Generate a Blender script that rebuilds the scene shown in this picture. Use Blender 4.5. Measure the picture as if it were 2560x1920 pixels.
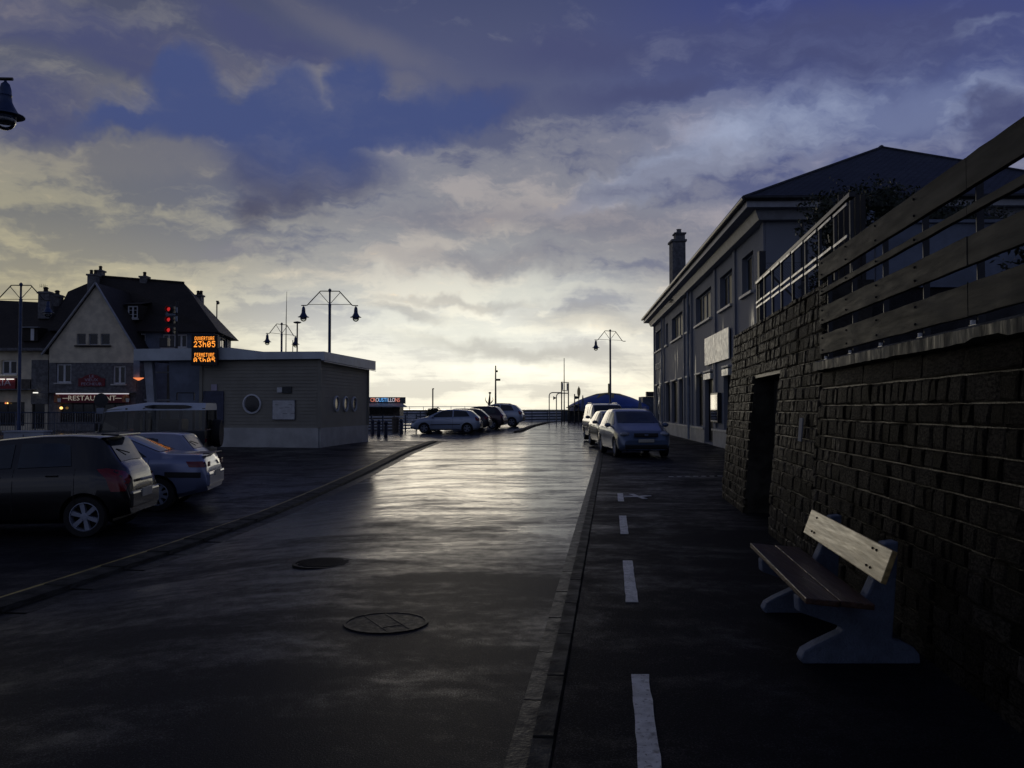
import bpy, bmesh, math, random
from mathutils import Vector, Matrix

R = math.radians
SC = bpy.context.scene
COL = SC.collection
for o in list(bpy.data.objects):
    bpy.data.objects.remove(o)
rng = random.Random(11)

# ------------------------------------------------------------------ camera
EYE, FPX, HOR = 1.65, 2150.0, 1022.0          # eye height, focal length in photo pixels, horizon row
cam_d = bpy.data.cameras.new('camera')
cam_d.sensor_width = 36.0
cam_d.lens = 36.0 * FPX / 2560.0
cam_d.clip_start, cam_d.clip_end = 0.05, 20000.0
cam = bpy.data.objects.new('camera', cam_d)
cam.location = (0, 0, EYE)
cam.rotation_euler = (R(90) + math.atan((HOR - 960.0) / FPX), 0, 0)
COL.objects.link(cam)
SC.camera = cam

# ------------------------------------------------------------------ exposure
vs = SC.view_settings
SC.display_settings.display_device = 'sRGB'
vs.view_transform = 'Standard'
vs.look = 'None'
vs.exposure = 0.0
vs.gamma = 1.0
vs.use_curve_mapping = False

# ------------------------------------------------------------------ node helpers
class NT:
    """small wrapper that writes shader maths as calls"""
    def __init__(s, tree):
        s.t = tree
        s.t.nodes.clear()
    def n(s, typ, **kw):
        nd = s.t.nodes.new(typ)
        for k, v in kw.items():
            setattr(nd, k, v)
        return nd
    def put(s, sock, v):
        if hasattr(v, 'is_output') or isinstance(v, bpy.types.NodeSocket):
            s.t.links.new(v, sock)
        else:
            if isinstance(v, (tuple, list)) and len(v) == 3 and sock.type == 'RGBA':
                v = (*v, 1)
            sock.default_value = v
    def m(s, op, a, b=None, c=None, clamp=False):
        nd = s.n('ShaderNodeMath', operation=op)
        nd.use_clamp = clamp
        s.put(nd.inputs[0], a)
        if b is not None: s.put(nd.inputs[1], b)
        if c is not None: s.put(nd.inputs[2], c)
        return nd.outputs[0]
    def step(s, x, lo, hi, o0=0.0, o1=1.0):
        nd = s.n('ShaderNodeMapRange', interpolation_type='SMOOTHSTEP')
        s.put(nd.inputs[0], x)
        nd.inputs[1].default_value, nd.inputs[2].default_value = lo, hi
        nd.inputs[3].default_value, nd.inputs[4].default_value = o0, o1
        return nd.outputs[0]
    def lin(s, x, lo, hi, o0=0.0, o1=1.0):
        nd = s.n('ShaderNodeMapRange')
        s.put(nd.inputs[0], x)
        nd.inputs[1].default_value, nd.inputs[2].default_value = lo, hi
        nd.inputs[3].default_value, nd.inputs[4].default_value = o0, o1
        return nd.outputs[0]
    def mix(s, f, a, b, mode='MIX'):
        nd = s.n('ShaderNodeMix', data_type='RGBA', blend_type=mode)
        s.put(nd.inputs[0], f); s.put(nd.inputs[6], a); s.put(nd.inputs[7], b)
        return nd.outputs[2]
    def ramp(s, x, stops, interp='LINEAR'):
        nd = s.n('ShaderNodeValToRGB')
        cr = nd.color_ramp
        cr.interpolation = interp
        while len(cr.elements) < len(stops):
            cr.elements.new(0.5)
        for e, (p, c) in zip(cr.elements, stops):
            e.position = p
            e.color = (*c, 1)
        s.put(nd.inputs[0], x)
        return nd.outputs[0]
    def noise(s, vec, scale, detail=4, rough=0.5, out=0, dist=0.0):
        nd = s.n('ShaderNodeTexNoise')
        if vec is not None: s.put(nd.inputs['Vector'], vec)
        nd.inputs['Scale'].default_value = scale
        nd.inputs['Detail'].default_value = detail
        nd.inputs['Roughness'].default_value = rough
        nd.inputs['Distortion'].default_value = dist
        return nd.outputs[out]
    def vec(s, x, y, z):
        nd = s.n('ShaderNodeCombineXYZ')
        s.put(nd.inputs[0], x); s.put(nd.inputs[1], y); s.put(nd.inputs[2], z)
        return nd.outputs[0]
    def sep(s, v):
        nd = s.n('ShaderNodeSeparateXYZ')
        s.put(nd.inputs[0], v)
        return nd.outputs
    def mapping(s, v, scale=(1, 1, 1), loc=(0, 0, 0)):
        nd = s.n('ShaderNodeMapping')
        s.put(nd.inputs[0], v)
        nd.inputs['Scale'].default_value = scale
        nd.inputs['Location'].default_value = loc
        return nd.outputs[0]

# ------------------------------------------------------------------ sky: low evening sun behind broken cloud
SUN_EL, SUN_AZ = R(5.0), R(-6.0)      # azimuth from +Y, positive to +X
world = bpy.data.worlds.new('World')
SC.world = world
world.use_nodes = True
def build_sky():
    w = NT(world.node_tree)
    tc = w.n('ShaderNodeTexCoord').outputs['Generated']
    x, y, z = w.sep(tc)
    az = w.m('ARCTAN2', x, y)
    el = w.m('ARCSINE', z)
    elp = w.m('MAXIMUM', el, 0.0)
    # clear evening sky behind the clouds
    nis = w.n('ShaderNodeTexSky', sky_type='NISHITA')
    nis.sun_disc = False
    nis.sun_elevation = SUN_EL
    nis.sun_rotation = SUN_AZ
    nis.air_density, nis.dust_density, nis.ozone_density = 1.2, 2.0, 2.5
    clear = w.mix(1.0, nis.outputs[0], (0.085, 0.085, 0.085), 'MULTIPLY')
    # domain warp
    off = w.mapping(tc, (1, 1, 1), (5.2, 1.3, 8.1))
    wa = w.noise(tc, 3.2, 4, 0.58)
    wb = w.noise(off, 3.6, 4, 0.58)
    wc = w.noise(tc, 15.0, 4, 0.62)
    azw = w.m('ADD', az, w.m('ADD', w.m('MULTIPLY_ADD', wa, 0.11, -0.055), w.m('MULTIPLY_ADD', wc, 0.075, -0.0375)))
    elw = w.m('ADD', el, w.m('ADD', w.m('MULTIPLY_ADD', wb, 0.07, -0.035), w.m('MULTIPLY_ADD', wc, -0.06, 0.03)))
    # cloud deck seen in perspective
    zz = w.m('ADD', w.m('MAXIMUM', z, 0.0), 0.10)
    cx, cy = w.m('DIVIDE', x, zz), w.m('DIVIDE', y, zz)
    deck = w.vec(cx, cy, w.m('MULTIPLY', wa, 1.4))
    d_big = w.noise(w.mapping(deck, (0.6, 0.8, 1)), 1.0, 6, 0.60)
    wisp = w.noise(w.mapping(w.vec(azw, elw, 0.0), (6.0, 19, 1), (3, 1, 0)), 1.0, 6, 0.62)
    deckn = w.m('ADD', w.m('MULTIPLY', d_big, 0.58), w.m('MULTIPLY', wisp, 0.42))
    # base light of the cloud cover by height above the horizon (0..1 = 0..60 degrees)
    e = w.m('DIVIDE', elp, R(60.0))
    def rp(stops):
        return w.ramp(e, [(d / 60.0, c) for d, c in stops])
    centre = rp([(0, (1.0, .94, .76)), (2.5, (1.03, .99, .84)), (5, (.92, .91, .81)), (7, (.66, .66, .61)), (9, (.40, .40, .40)),
                 (12, (.268, .272, .298)), (16, (.222, .228, .275)), (22, (.165, .173, .240)), (28, (.098, .113, .190)), (60, (.026, .032, .066))])
    left = rp([(0, (.66, .57, .34)), (4, (.60, .535, .34)), (8, (.465, .42, .285)), (12, (.325, .305, .235)),
               (16, (.255, .245, .225)), (21, (.175, .175, .195)), (28, (.10, .105, .15)), (60, (.024, .03, .06))])
    right = rp([(0, (.92, .82, .60)), (3, (.74, .68, .55)), (6.5, (.38, .36, .36)), (10, (.225, .222, .275)),
                (14, (.175, .187, .285)), (19, (.145, .173, .315)), (24, (.078, .100, .270)), (30, (.055, .072, .21)), (60, (.024, .031, .07))])
    back = rp([(0, (.13, .145, .20)), (10, (.145, .165, .24)), (30, (.085, .103, .17)), (60, (.028, .036, .075))])
    base = w.mix(w.step(az, -0.02, 0.40), w.mix(w.step(az, -0.12, -0.52), centre, left), right)
    aabs = w.m('ABSOLUTE', az)
    base = w.mix(w.step(aabs, 0.58, 1.30), base, back)
    # darker undersides and lighter gaps
    dark = w.step(deckn, 0.485, 0.565)
    lite = w.step(deckn, 0.485, 0.415)
    low = w.step(el, R(2.0), R(14.0))
    shade = w.mix(low, (.78, .78, .80), (.52, .57, .78))
    col = w.mix(dark, base, w.mix(1.0, base, shade, 'MULTIPLY'))
    glow = w.mix(low, (1.15, 1.14, 1.10), (1.55, 1.42, 1.24))
    col = w.mix(lite, col, w.mix(1.0, base, glow, 'MULTIPLY'))
    col = w.mix(w.m('MULTIPLY', w.step(deckn, 0.40, 0.32), w.step(el, R(5), R(12), 0.15, 0.55)), col, clear)

    ae = w.vec(azw, elw, 0.0)
    def pix(px, py):
        a = math.atan((px - 1280) / FPX)
        return a, math.atan((HOR - py) / FPX * math.cos(a))
    def blob(px, py, rx, ry, soft=0.45, rot=0.0):
        a0, e0 = pix(px, py)
        mp = w.n('ShaderNodeMapping', vector_type='TEXTURE')
        w.put(mp.inputs[0], ae)
        mp.inputs['Location'].default_value = (a0, e0, 0)
        mp.inputs['Rotation'].default_value = (0, 0, R(rot))
        mp.inputs['Scale'].default_value = (rx / FPX, ry / FPX, 1)
        ln = w.n('ShaderNodeVectorMath', operation='LENGTH')
        w.put(ln.inputs[0], mp.outputs[0])
        return w.step(ln.outputs['Value'], math.sqrt(1 + soft), math.sqrt(1 - soft))
    def union(bs):
        o = bs[0]
        for b in bs[1:]:
            o = w.m('MAXIMUM', o, b)
        return o
    # pale opening on the right, cream bank on the left, clear strip low in the middle
    pale = union([blob(2300, 275, 230, 60, .9, -4), blob(1960, 330, 330, 60, .95, 10), blob(1690, 430, 300, 45, .95, 14), blob(2480, 75, 70, 14, .8, 8)])
    col = w.mix(w.m('MULTIPLY', pale, w.lin(deckn, .40, .56, .85, .25)), col, (.34, .40, .56))
    cream = union([blob(300, 250, 130, 40, .9, 25), blob(600, 160, 330, 42, .95, -6), blob(790, 175, 50, 40, .95, 0), blob(1000, 215, 130, 40, .8, -14), blob(880, 70, 300, 40, .98, -22), blob(420, 400, 380, 50, .95, 4)])
    col = w.mix(w.m('MULTIPLY', cream, w.lin(deckn, .38, .58, .62, .18)), col, (.28, .255, .225))
    strip = union([blob(1250, 715, 330, 40, .95, 2), blob(1150, 850, 260, 60, .95, 0)])
    col = w.mix(w.m('MULTIPLY', strip, 0.55), col, (.80, .80, .70))
    # grey bands low over the sea
    bands = union([blob(1480, 800, 190, 42, .95, -4), blob(1250, 640, 330, 30, .98, 3), blob(1010, 800, 110, 20, .95, -6), blob(1290, 880, 330, 24, .98, -3),
                   blob(1130, 760, 240, 18, .98, 4), blob(1480, 560, 300, 50, .95, -8), blob(1160, 545, 280, 34, .95, 4), blob(620, 630, 120, 18, .9, 0), blob(1580, 470, 420, 34, .95, 12)])
    col = w.mix(w.m('MULTIPLY', bands, 0.45), col, w.mix(w.step(el, R(3), R(13)), (.42, .40, .36), (.165, .165, .225)))
    # banks high up
    hi = union([blob(150, 50, 380, 70, .9, -6), blob(640, 75, 190, 46, .8, -14), blob(300, 150, 150, 30, .95, -8), blob(1480, 130, 260, 60, .98, 0), blob(1250, 260, 120, 40, .98, 0), blob(1620, 240, 200, 36, .98, 6), blob(2100, 110, 520, 110, .95, -4), blob(2500, 300, 70, 50, .6, 0), blob(80, 270, 150, 70, .95, 0)])
    col = w.mix(w.m('MULTIPLY', hi, w.lin(deckn, .40, .56, .45, .85)), col, (.066, .076, .172))
    # the big ragged rain cloud with its trailing foot
    big = union([blob(455, 215, 90, 95, .5), blob(690, 255, 125, 100, .5), blob(880, 235, 80, 105, .6), blob(560, 295, 230, 70, .6, 4), blob(880, 315, 330, 70, .7, 9), blob(330, 310, 140, 34, .9, 14),
                 blob(740, 380, 210, 95, .7, -14), blob(700, 445, 130, 85, .9, -20), blob(655, 515, 48, 75, .98, 10), blob(1150, 285, 190, 40, .9, 10)])
    bigc = w.mix(w.step(elw, pix(700, 560)[1], pix(700, 330)[1]), (.082, .084, .132), (.058, .082, .208))
    col = w.mix(w.m('MULTIPLY', big, w.lin(deckn, .40, .55, .80, .97)), col, bigc)
    # nothing but dim reflected light below the horizon
    col = w.mix(w.step(el, R(-0.2), R(-3.0)), col, (.05, .055, .07))
    bg = w.n('ShaderNodeBackground')
    w.put(bg.inputs[0], col)
    bg.inputs[1].default_value = 1.0
    out = w.n('ShaderNodeOutputWorld')
    w.t.links.new(bg.outputs[0], out.inputs[0])
build_sky()
world.cycles.sampling_method = 'NONE'

sun_d = bpy.data.lights.new('sun', 'SUN')
sun_d.energy = 0.07
sun_d.angle = R(14)
sun_d.color = (1.0, 0.86, 0.64)
sun = bpy.data.objects.new('sun', sun_d)
sd = Vector((math.sin(SUN_AZ) * math.cos(SUN_EL), math.cos(SUN_AZ) * math.cos(SUN_EL), math.sin(SUN_EL)))
sun.rotation_euler = sd.to_track_quat('Z', 'Y').to_euler()
sun.location = sd * 200
COL.objects.link(sun)

SC.render.engine = 'CYCLES'
SC.cycles.max_bounces = 6
SC.cycles.diffuse_bounces = 3
SC.cycles.glossy_bounces = 4
SC.cycles.transparent_max_bounces = 8
SC.cycles.sample_clamp_indirect = 6.0
SC.cycles.use_denoising = True

# ------------------------------------------------------------------ materials
MATS = {}
def make_mat(name, col, rough=.6, metal=0.0, var=.25, scale=4.0, bump=0.0, bscale=60.0, spec=.5, coat=0.0,
             emit=0.0, perobj=0.0, stretch=(1, 1, 1), rvar=0.0, col2=None):
    m = bpy.data.materials.new(name)
    m.use_nodes = True
    w = NT(m.node_tree)
    p = w.n('ShaderNodeBsdfPrincipled')
    out = w.n('ShaderNodeOutputMaterial')
    w.t.links.new(p.outputs[0], out.inputs[0])
    co = w.n('ShaderNodeTexCoord').outputs['Object']
    cm = w.mapping(co, stretch)
    n = w.noise(cm, scale, 4, .6)
    a = tuple(c * (1 - var) for c in col)
    b = col2 or tuple(min(1, c * (1 + var)) for c in col)
    c = w.mix(w.step(n, .35, .68), a, b)
    if perobj:
        r = w.n('ShaderNodeObjectInfo').outputs['Random']
        c = w.mix(1.0, c, w.mix(r, (1 - perobj,) * 3, (1 + perobj,) * 3), 'MULTIPLY')
    w.put(p.inputs['Base Color'], c)
    if rvar:
        w.put(p.inputs['Roughness'], w.lin(w.noise(cm, scale * 2.3, 3, .6), .3, .7, max(.03, rough - rvar), min(1, rough + rvar)))
    else:
        p.inputs['Roughness'].default_value = rough
    p.inputs['Metallic'].default_value = metal
    p.inputs['Specular IOR Level'].default_value = spec
    p.inputs['Coat Weight'].default_value = coat
    if coat: p.inputs['Coat Roughness'].default_value = .06
    if bump:
        bn = w.n('ShaderNodeBump')
        bn.inputs['Strength'].default_value = min(1, bump)
        bn.inputs['Distance'].default_value = .02
        w.put(bn.inputs['Height'], w.noise(co if stretch == (1, 1, 1) else cm, bscale if stretch == (1, 1, 1) else bscale * .25, 3, .65))
        w.t.links.new(bn.outputs[0], p.inputs['Normal'])
    if emit:
        w.put(p.inputs['Emission Color'], (*col, 1))
        p.inputs['Emission Strength'].default_value = emit
    MATS[name] = m
    return m

def wet_asphalt(name, base, film_at, r_wet, r_dry, s_wet, s_dry, streak=True, bump=.55, wave=.15):
    """dark tarmac under a broken film of rain water: smooth where the film is deep, rough where stones stand out.
    film_at = share of film, graded to shape the sheen: less close by (y < 4 m) and more farther off (y > 17 m)"""
    m = bpy.data.materials.new(name)
    m.use_nodes = True
    w = NT(m.node_tree)
    p = w.n('ShaderNodeBsdfPrincipled')
    out = w.n('ShaderNodeOutputMaterial')
    w.t.links.new(p.outputs[0], out.inputs[0])
    co = w.n('ShaderNodeTexCoord').outputs['Object']
    x, y, z = w.sep(co)
    film = w.noise(w.mapping(co, (.30, .70, 1) if streak else (.6, .7, 1)), 1.0, 5, .66, dist=.8)
    film2 = w.noise(w.mapping(co, (.9, 2.1, 1), (4, 2, 0)), 1.0, 3, .6)
    grit = w.noise(co, 95, 3, .75)
    spots = w.noise(w.mapping(co, (1, 1, 1), (9, 5, 0)), 7.0, 4, .65)
    f = w.m('ADD', w.m('MULTIPLY', film, .52), w.m('ADD', w.m('MULTIPLY', film2, .26), w.m('MULTIPLY', spots, .22)))
    f = w.m('ADD', f, w.m('MULTIPLY_ADD', grit, .34, -.17))
    f = w.m('ADD', f, w.step(y, 2.0, 18.0, film_at[0], film_at[1]))  # film grows with distance so the sheen brightens away from the camera
    wet = w.step(f, .36, .68)
    patch = w.noise(co, .5, 3, .6)
    c = w.mix(patch, tuple(v * .7 for v in base), tuple(v * 1.3 for v in base))
    c = w.mix(w.step(grit, .52, .74), c, tuple(v * 4.5 for v in base))
    w.put(p.inputs['Base Color'], c)
    w.put(p.inputs['Roughness'], w.mix(wet, (r_dry,) * 3, (r_wet,) * 3))
    w.put(p.inputs['Specular IOR Level'], w.mix(wet, (s_dry,) * 3, (s_wet,) * 3))
    b1 = w.n('ShaderNodeBump')
    b1.inputs['Distance'].default_value = .006
    w.put(b1.inputs['Strength'], w.mix(wet, (bump,) * 3, (bump * .15,) * 3))
    w.put(b1.inputs['Height'], grit)
    b2 = w.n('ShaderNodeBump')
    b2.inputs['Strength'].default_value = wave
    b2.inputs['Distance'].default_value = .02
    w.put(b2.inputs['Height'], w.noise(w.mapping(co, (.45, 1.1, 1)), 1.0, 2, .55))
    w.t.links.new(b1.outputs[0], b2.inputs['Normal'])
    w.t.links.new(b2.outputs[0], p.inputs['Normal'])
    MATS[name] = m

wet_asphalt('road_asphalt', (.016, .0165, .019), (-.15, .095), .17, .50, .39, .03, wave=.04)
wet_asphalt('parking_asphalt', (.014, .014, .017), (-.10, .0), .22, .6, .28, .03, streak=False)
wet_asphalt('footway_asphalt', (.012, .012, .015), (-.12, -.04), .26, .65, .20, .02, streak=False, bump=.6, wave=.15)
wet_asphalt('quay_asphalt', (.016, .016, .018), (-.1, .02), .18, .5, .4, .12, streak=False)

mk = make_mat
mk('kerb_concrete', (.060, .058, .050), .55, spec=.02, var=.35, scale=5, bump=.35, bscale=45, perobj=.2, rvar=.14)
mk('gutter_concrete', (.040, .038, .034), .42, spec=.05, var=.35, scale=4, bump=.3, bscale=40, perobj=.2, rvar=.14)
mk('white_marking', (.62, .63, .62), .45, var=.25, scale=9, bump=.3, bscale=120, col2=(.70, .71, .70))
mk('yellow_marking', (.34, .25, .05), .5, var=.45, scale=7, bump=.2)
mk('iron', (.02, .02, .02), .5, spec=.06, metal=.1, var=.3, bump=.3, rvar=.1)
mk('cover_fill', (.036, .035, .033), .5, spec=.04, var=.3, scale=8, bump=.25, rvar=.1)
mk('wall_stone', (.020, .018, .0155), .42, var=.55, scale=9, bump=1.0, bscale=24, perobj=.55, rvar=.22, col2=(.060, .052, .041), spec=.006)
mk('mortar', (.045, .041, .034), .40, spec=.14, var=.4, bump=.5, bscale=30)  # joints paler and glossier than the stone, imitating wet glints along the courses
mk('coping_concrete', (.085, .084, .068), .6, spec=.15, var=.5, scale=5, bump=.6, bscale=28, rvar=.15, stretch=(1, 1, .35))
mk('grey_wood', (.085, .08, .064), .55, var=.22, scale=1.6, bump=.10, bscale=40, stretch=(5, .35, 5), rvar=.08, spec=.02)
mk('steel_grey', (.20, .21, .23), .32, metal=.7, var=.2, rvar=.08)
mk('steel_dark', (.03, .032, .037), .4, metal=.3, var=.25)
mk('galvanised', (.42, .43, .44), .28, metal=.85, var=.2, rvar=.08)
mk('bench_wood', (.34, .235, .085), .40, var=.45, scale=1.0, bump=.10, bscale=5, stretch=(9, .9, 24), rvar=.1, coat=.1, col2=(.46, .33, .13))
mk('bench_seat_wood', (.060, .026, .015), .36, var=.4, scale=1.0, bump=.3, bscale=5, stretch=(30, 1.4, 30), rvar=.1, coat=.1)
mk('bench_concrete', (.13, .16, .225), .6, var=.14, scale=9, bump=.6, bscale=70, spec=.15)
mk('black_gap', (.006, .006, .007), .9, var=.1)
mk('gate_timber', (.022, .02, .018), .6, var=.4, bump=.4, stretch=(1, 6, .6))
mk('render_white', (.42, .45, .50), .6, var=.16, scale=2.5, bump=.2, bscale=50)
mk('render_grey', (.27, .31, .38), .65, var=.2, scale=2.0, bump=.2, bscale=50)
mk('render_cream', (.74, .66, .49), .7, var=.14, scale=1.5, bump=.2, bscale=30)
mk('render_wall', (.16, .19, .25), .7, var=.2, scale=1.5, bump=.3, bscale=30)
mk('stone_facing', (.17, .17, .175), .8, var=.3, scale=5, bump=.6, bscale=9)
mk('white_paint', (.72, .73, .74), .4, var=.08, scale=3)
mk('sill_stone', (.62, .61, .57), .5, var=.15)
mk('fascia', (.36, .375, .40), .5, var=.12)
mk('cladding', (.30, .285, .235), .6, var=.07, scale=1.2, spec=.2)
mk('plinth', (.50, .50, .47), .6, var=.14, scale=1.6, bump=.2, bscale=30)
mk('parapet', (.58, .64, .67), .45, var=.10, scale=1.2)
mk('door_blue', (.05, .06, .11), .45, var=.2)
mk('window_glass', (.012, .014, .018), .06, var=.2, spec=.6)
mk('office_glass', (.012, .014, .017), .5, var=.3, spec=.25)
mk('poster_glass', (.02, .02, .02), .04, var=.1, spec=1.0)
mk('panel_white', (.66, .67, .62), .36, var=.12, scale=2.0, rvar=.08)
mk('board_white', (.62, .63, .62), .35, var=.12)
mk('sign_dark', (.03, .035, .04), .4, var=.2)
mk('sign_red', (.20, .012, .022), .45, var=.2)
mk('sign_letter', (.72, .72, .66), .5, var=.1)
mk('sign_lit', (.95, .85, .66), .5, var=.05, emit=.16)
mk('sign_lilac', (.50, .45, .55), .5, var=.1)
mk('sign_orange', (.38, .14, .05), .5, var=.4)
mk('letters_pale', (.62, .60, .54), .5, var=.12)
mk('lamp_blue', (.030, .055, .135), .38, var=.2, metal=.2)
mk('arm_dark', (.055, .05, .04), .45, var=.25, metal=.4)
mk('led_board', (.012, .010, .012), .5, var=.2)
mk('led_orange', (1.0, .33, .04), .5, var=.0, emit=1.5)
mk('red_light', (.75, .03, .03), .4, var=.0, emit=.55)
mk('warm_bulb', (1.0, .55, .16), .4, var=0, emit=2.2)
mk('orange_bulb', (1.0, .28, .10), .4, var=0, emit=.9)
mk('tube_light', (1.0, .96, .86), .4, var=0, emit=1.1)
mk('neon_red', (1.0, .33, .22), .4, var=0, emit=.62)
mk('neon_blue', (.16, .48, 1.0), .4, var=0, emit=.85)
mk('neon_pale', (.75, .72, .78), .4, var=0, emit=.62)
mk('kiosk_board', (.10, .115, .13), .4, var=.15)
mk('kiosk_body', (.09, .075, .06), .5, var=.3)
mk('awning', (.42, .44, .47), .5, var=.15)
mk('rail_blue', (.055, .075, .12), .4, var=.2, metal=.3)
mk('slat_white', (.74, .77, .80), .5, var=.14)
mk('parapet_sea', (.10, .12, .15), .6, var=.2)
mk('bollard', (.025, .035, .07), .45, var=.2)
mk('tent_blue', (.028, .085, .36), .42, var=.15, scale=1.0)
mk('tent_yellow', (.30, .24, .05), .5, var=.15)
mk('dark_canvas', (.02, .025, .035), .7, var=.3)
mk('tyre', (.012, .012, .013), .75, var=.2)
mk('alloy', (.30, .33, .40), .42, metal=.15, var=.1)
mk('alloy_dark', (.04, .045, .055), .45, metal=.3, var=.2)
mk('car_trim', (.010, .010, .012), .45, var=.2)
mk('car_glass', (.030, .040, .052), .07, var=.25, scale=2.0, spec=.6)
mk('glass_warm', (.14, .115, .06), .10, var=.2, spec=.7)
mk('tail_red', (.20, .006, .014), .12, var=.2, spec=.7)
mk('head_lens', (.34, .36, .40), .10, var=.2, metal=.3)
mk('plate', (.52, .50, .42), .4, var=.08)
def paint(name, c, metal=.45, rough=.28):
    mk(name, c, rough, metal=metal, var=.06, scale=1.5, coat=.8)
def worn_paint():
    m = MATS['white_marking']
    w = NT.__new__(NT); w.t = m.node_tree
    p = next(n for n in w.t.nodes if n.type == 'BSDF_PRINCIPLED')
    co = w.n('ShaderNodeTexCoord').outputs['Object']
    old = p.inputs['Base Color'].links[0].from_socket
    wear = w.m('MAXIMUM', w.step(w.noise(co, 38, 4, .7), .56, .66), w.step(w.noise(co, 3.5, 4, .7), .60, .72))
    w.put(p.inputs['Base Color'], w.mix(w.m('MULTIPLY', wear, .85), old, (.02, .02, .022)))
worn_paint()
paint('paint_black', (.004, .004, .005), .0, .25)
paint('paint_silverblue', (.23, .27, .42))
paint('paint_silver', (.34, .37, .47))
paint('paint_iceblue', (.40, .47, .60), .3)
paint('paint_anthracite', (.035, .038, .045))
paint('paint_aubergine', (.045, .028, .040))
paint('paint_greyblue', (.10, .145, .24), .3, .36)
paint('paint_pearl', (.24, .25, .27))
paint('paint_champagne', (.20, .20, .19))
paint('rover_green', (.012, .017, .020), .0, .35)
paint('rover_white', (.62, .68, .76), .0, .38)
mk('foliage_dark', (.018, .026, .014), .55, var=.5, scale=6, perobj=.2, col2=(.034, .046, .022))
mk('foliage_leaf', (.022, .034, .016), .5, var=.5, scale=5, perobj=.2, col2=(.04, .055, .026))
mk('bark', (.035, .028, .022), .8, var=.4, bump=.6, bscale=20)
mk('lens_glass', (.70, .72, .66), .08, var=.05, spec=.6)
mk('wire', (.02, .02, .022), .5, var=.1)

# globe glass of the street lamps: see-through with a bright edge
def glass_mat(name, tint, ior=1.45, rough=.02, alpha=.82):
    m = bpy.data.materials.new(name); m.use_nodes = True
    w = NT(m.node_tree)
    tr = w.n('ShaderNodeBsdfTransparent'); tr.inputs[0].default_value = (*tint, 1)
    gl = w.n('ShaderNodeBsdfGlossy'); gl.inputs['Roughness'].default_value = rough
    fr = w.n('ShaderNodeFresnel'); fr.inputs[0].default_value = ior
    mx = w.n('ShaderNodeMixShader')
    f = w.m('ADD', fr.outputs[0], 1 - alpha, clamp=True)
    w.put(mx.inputs[0], f)
    w.t.links.new(tr.outputs[0], mx.inputs[1]); w.t.links.new(gl.outputs[0], mx.inputs[2])
    out = w.n('ShaderNodeOutputMaterial'); w.t.links.new(mx.outputs[0], out.inputs[0])
    MATS[name] = m
glass_mat('globe_glass', (.90, .92, .88), alpha=.93)
glass_mat('cabin_glass', (.55, .55, .50), alpha=.97)

def facade_mat():
    """grey-blue painted render, worn to a pale undercoat in vertical runs that stay wet and shiny"""
    m = bpy.data.materials.new('facade_paint'); m.use_nodes = True
    w = NT(m.node_tree)
    p = w.n('ShaderNodeBsdfPrincipled')
    out = w.n('ShaderNodeOutputMaterial'); w.t.links.new(p.outputs[0], out.inputs[0])
    co = w.n('ShaderNodeTexCoord').outputs['Object']
    x, y, z = w.sep(co)
    run = w.noise(w.mapping(co, (1.6, 1.6, .28)), 1.0, 6, .62, dist=.3)
    runs = w.m('MULTIPLY', w.step(run, .56, .70), w.m('MULTIPLY', w.step(z, .8, 2.2), w.step(z, 5.6, 4.6)))
    tone = w.noise(co, .35, 4, .6)
    band = w.m('MULTIPLY', w.step(z, 3.35, 3.55), w.step(z, 5.9, 5.5))
    c = w.mix(tone, (.225, .24, .275), (.31, .325, .355))
    c = w.mix(w.m('MULTIPLY', band, .55), c, (.17, .19, .25))
    c = w.mix(runs, c, (.36, .35, .30))
    w.put(p.inputs['Base Color'], c)
    w.put(p.inputs['Roughness'], w.mix(runs, (.6,) * 3, (.30,) * 3))
    w.put(p.inputs['Specular IOR Level'], w.mix(runs, (.02,) * 3, (.35,) * 3))
    b = w.n('ShaderNodeBump'); b.inputs['Strength'].default_value = .25; b.inputs['Distance'].default_value = .01
    w.put(b.inputs['Height'], w.noise(co, 25, 5, .6)); w.t.links.new(b.outputs[0], p.inputs['Normal'])
    MATS['facade_paint'] = m
facade_mat()

def roof_mat(name, c1, c2, sx, sz, vertical='z'):
    m = bpy.data.materials.new(name); m.use_nodes = True
    w = NT(m.node_tree)
    p = w.n('ShaderNodeBsdfPrincipled')
    out = w.n('ShaderNodeOutputMaterial'); w.t.links.new(p.outputs[0], out.inputs[0])
    co = w.n('ShaderNodeTexCoord').outputs['Object']
    x, y, z = w.sep(co)
    u = w.m('ADD', x, y)
    br = w.n('ShaderNodeTexBrick')
    w.put(br.inputs['Vector'], w.vec(w.m('MULTIPLY', u, sx), w.m('MULTIPLY', z, sz), 0.0))
    br.inputs['Scale'].default_value = 1.0
    br.inputs['Mortar Size'].default_value = .035
    br.inputs['Color1'].default_value = (*c1, 1); br.inputs['Color2'].default_value = (*c2, 1)
    br.inputs['Mortar'].default_value = (*[v * .45 for v in c1], 1)
    c = w.mix(w.step(w.noise(co, 1.1, 5, .6), .3, .7), br.outputs[0], w.mix(1.0, br.outputs[0], (1.35, 1.32, 1.25), 'MULTIPLY'))
    w.put(p.inputs['Base Color'], c)
    p.inputs['Roughness'].default_value = .62
    p.inputs['Specular IOR Level'].default_value = .3
    b = w.n('ShaderNodeBump'); b.inputs['Strength'].default_value = .6; b.inputs['Distance'].default_value = .02
    w.put(b.inputs['Height'], br.outputs[1]); b.invert = True
    w.t.links.new(b.outputs[0], p.inputs['Normal'])
    MATS[name] = m
roof_mat('slate', (.040, .048, .066), (.060, .070, .095), 2.2, 7.0)
roof_mat('tile_dark', (.032, .028, .026), (.050, .042, .036), 2.6, 5.5)

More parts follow.
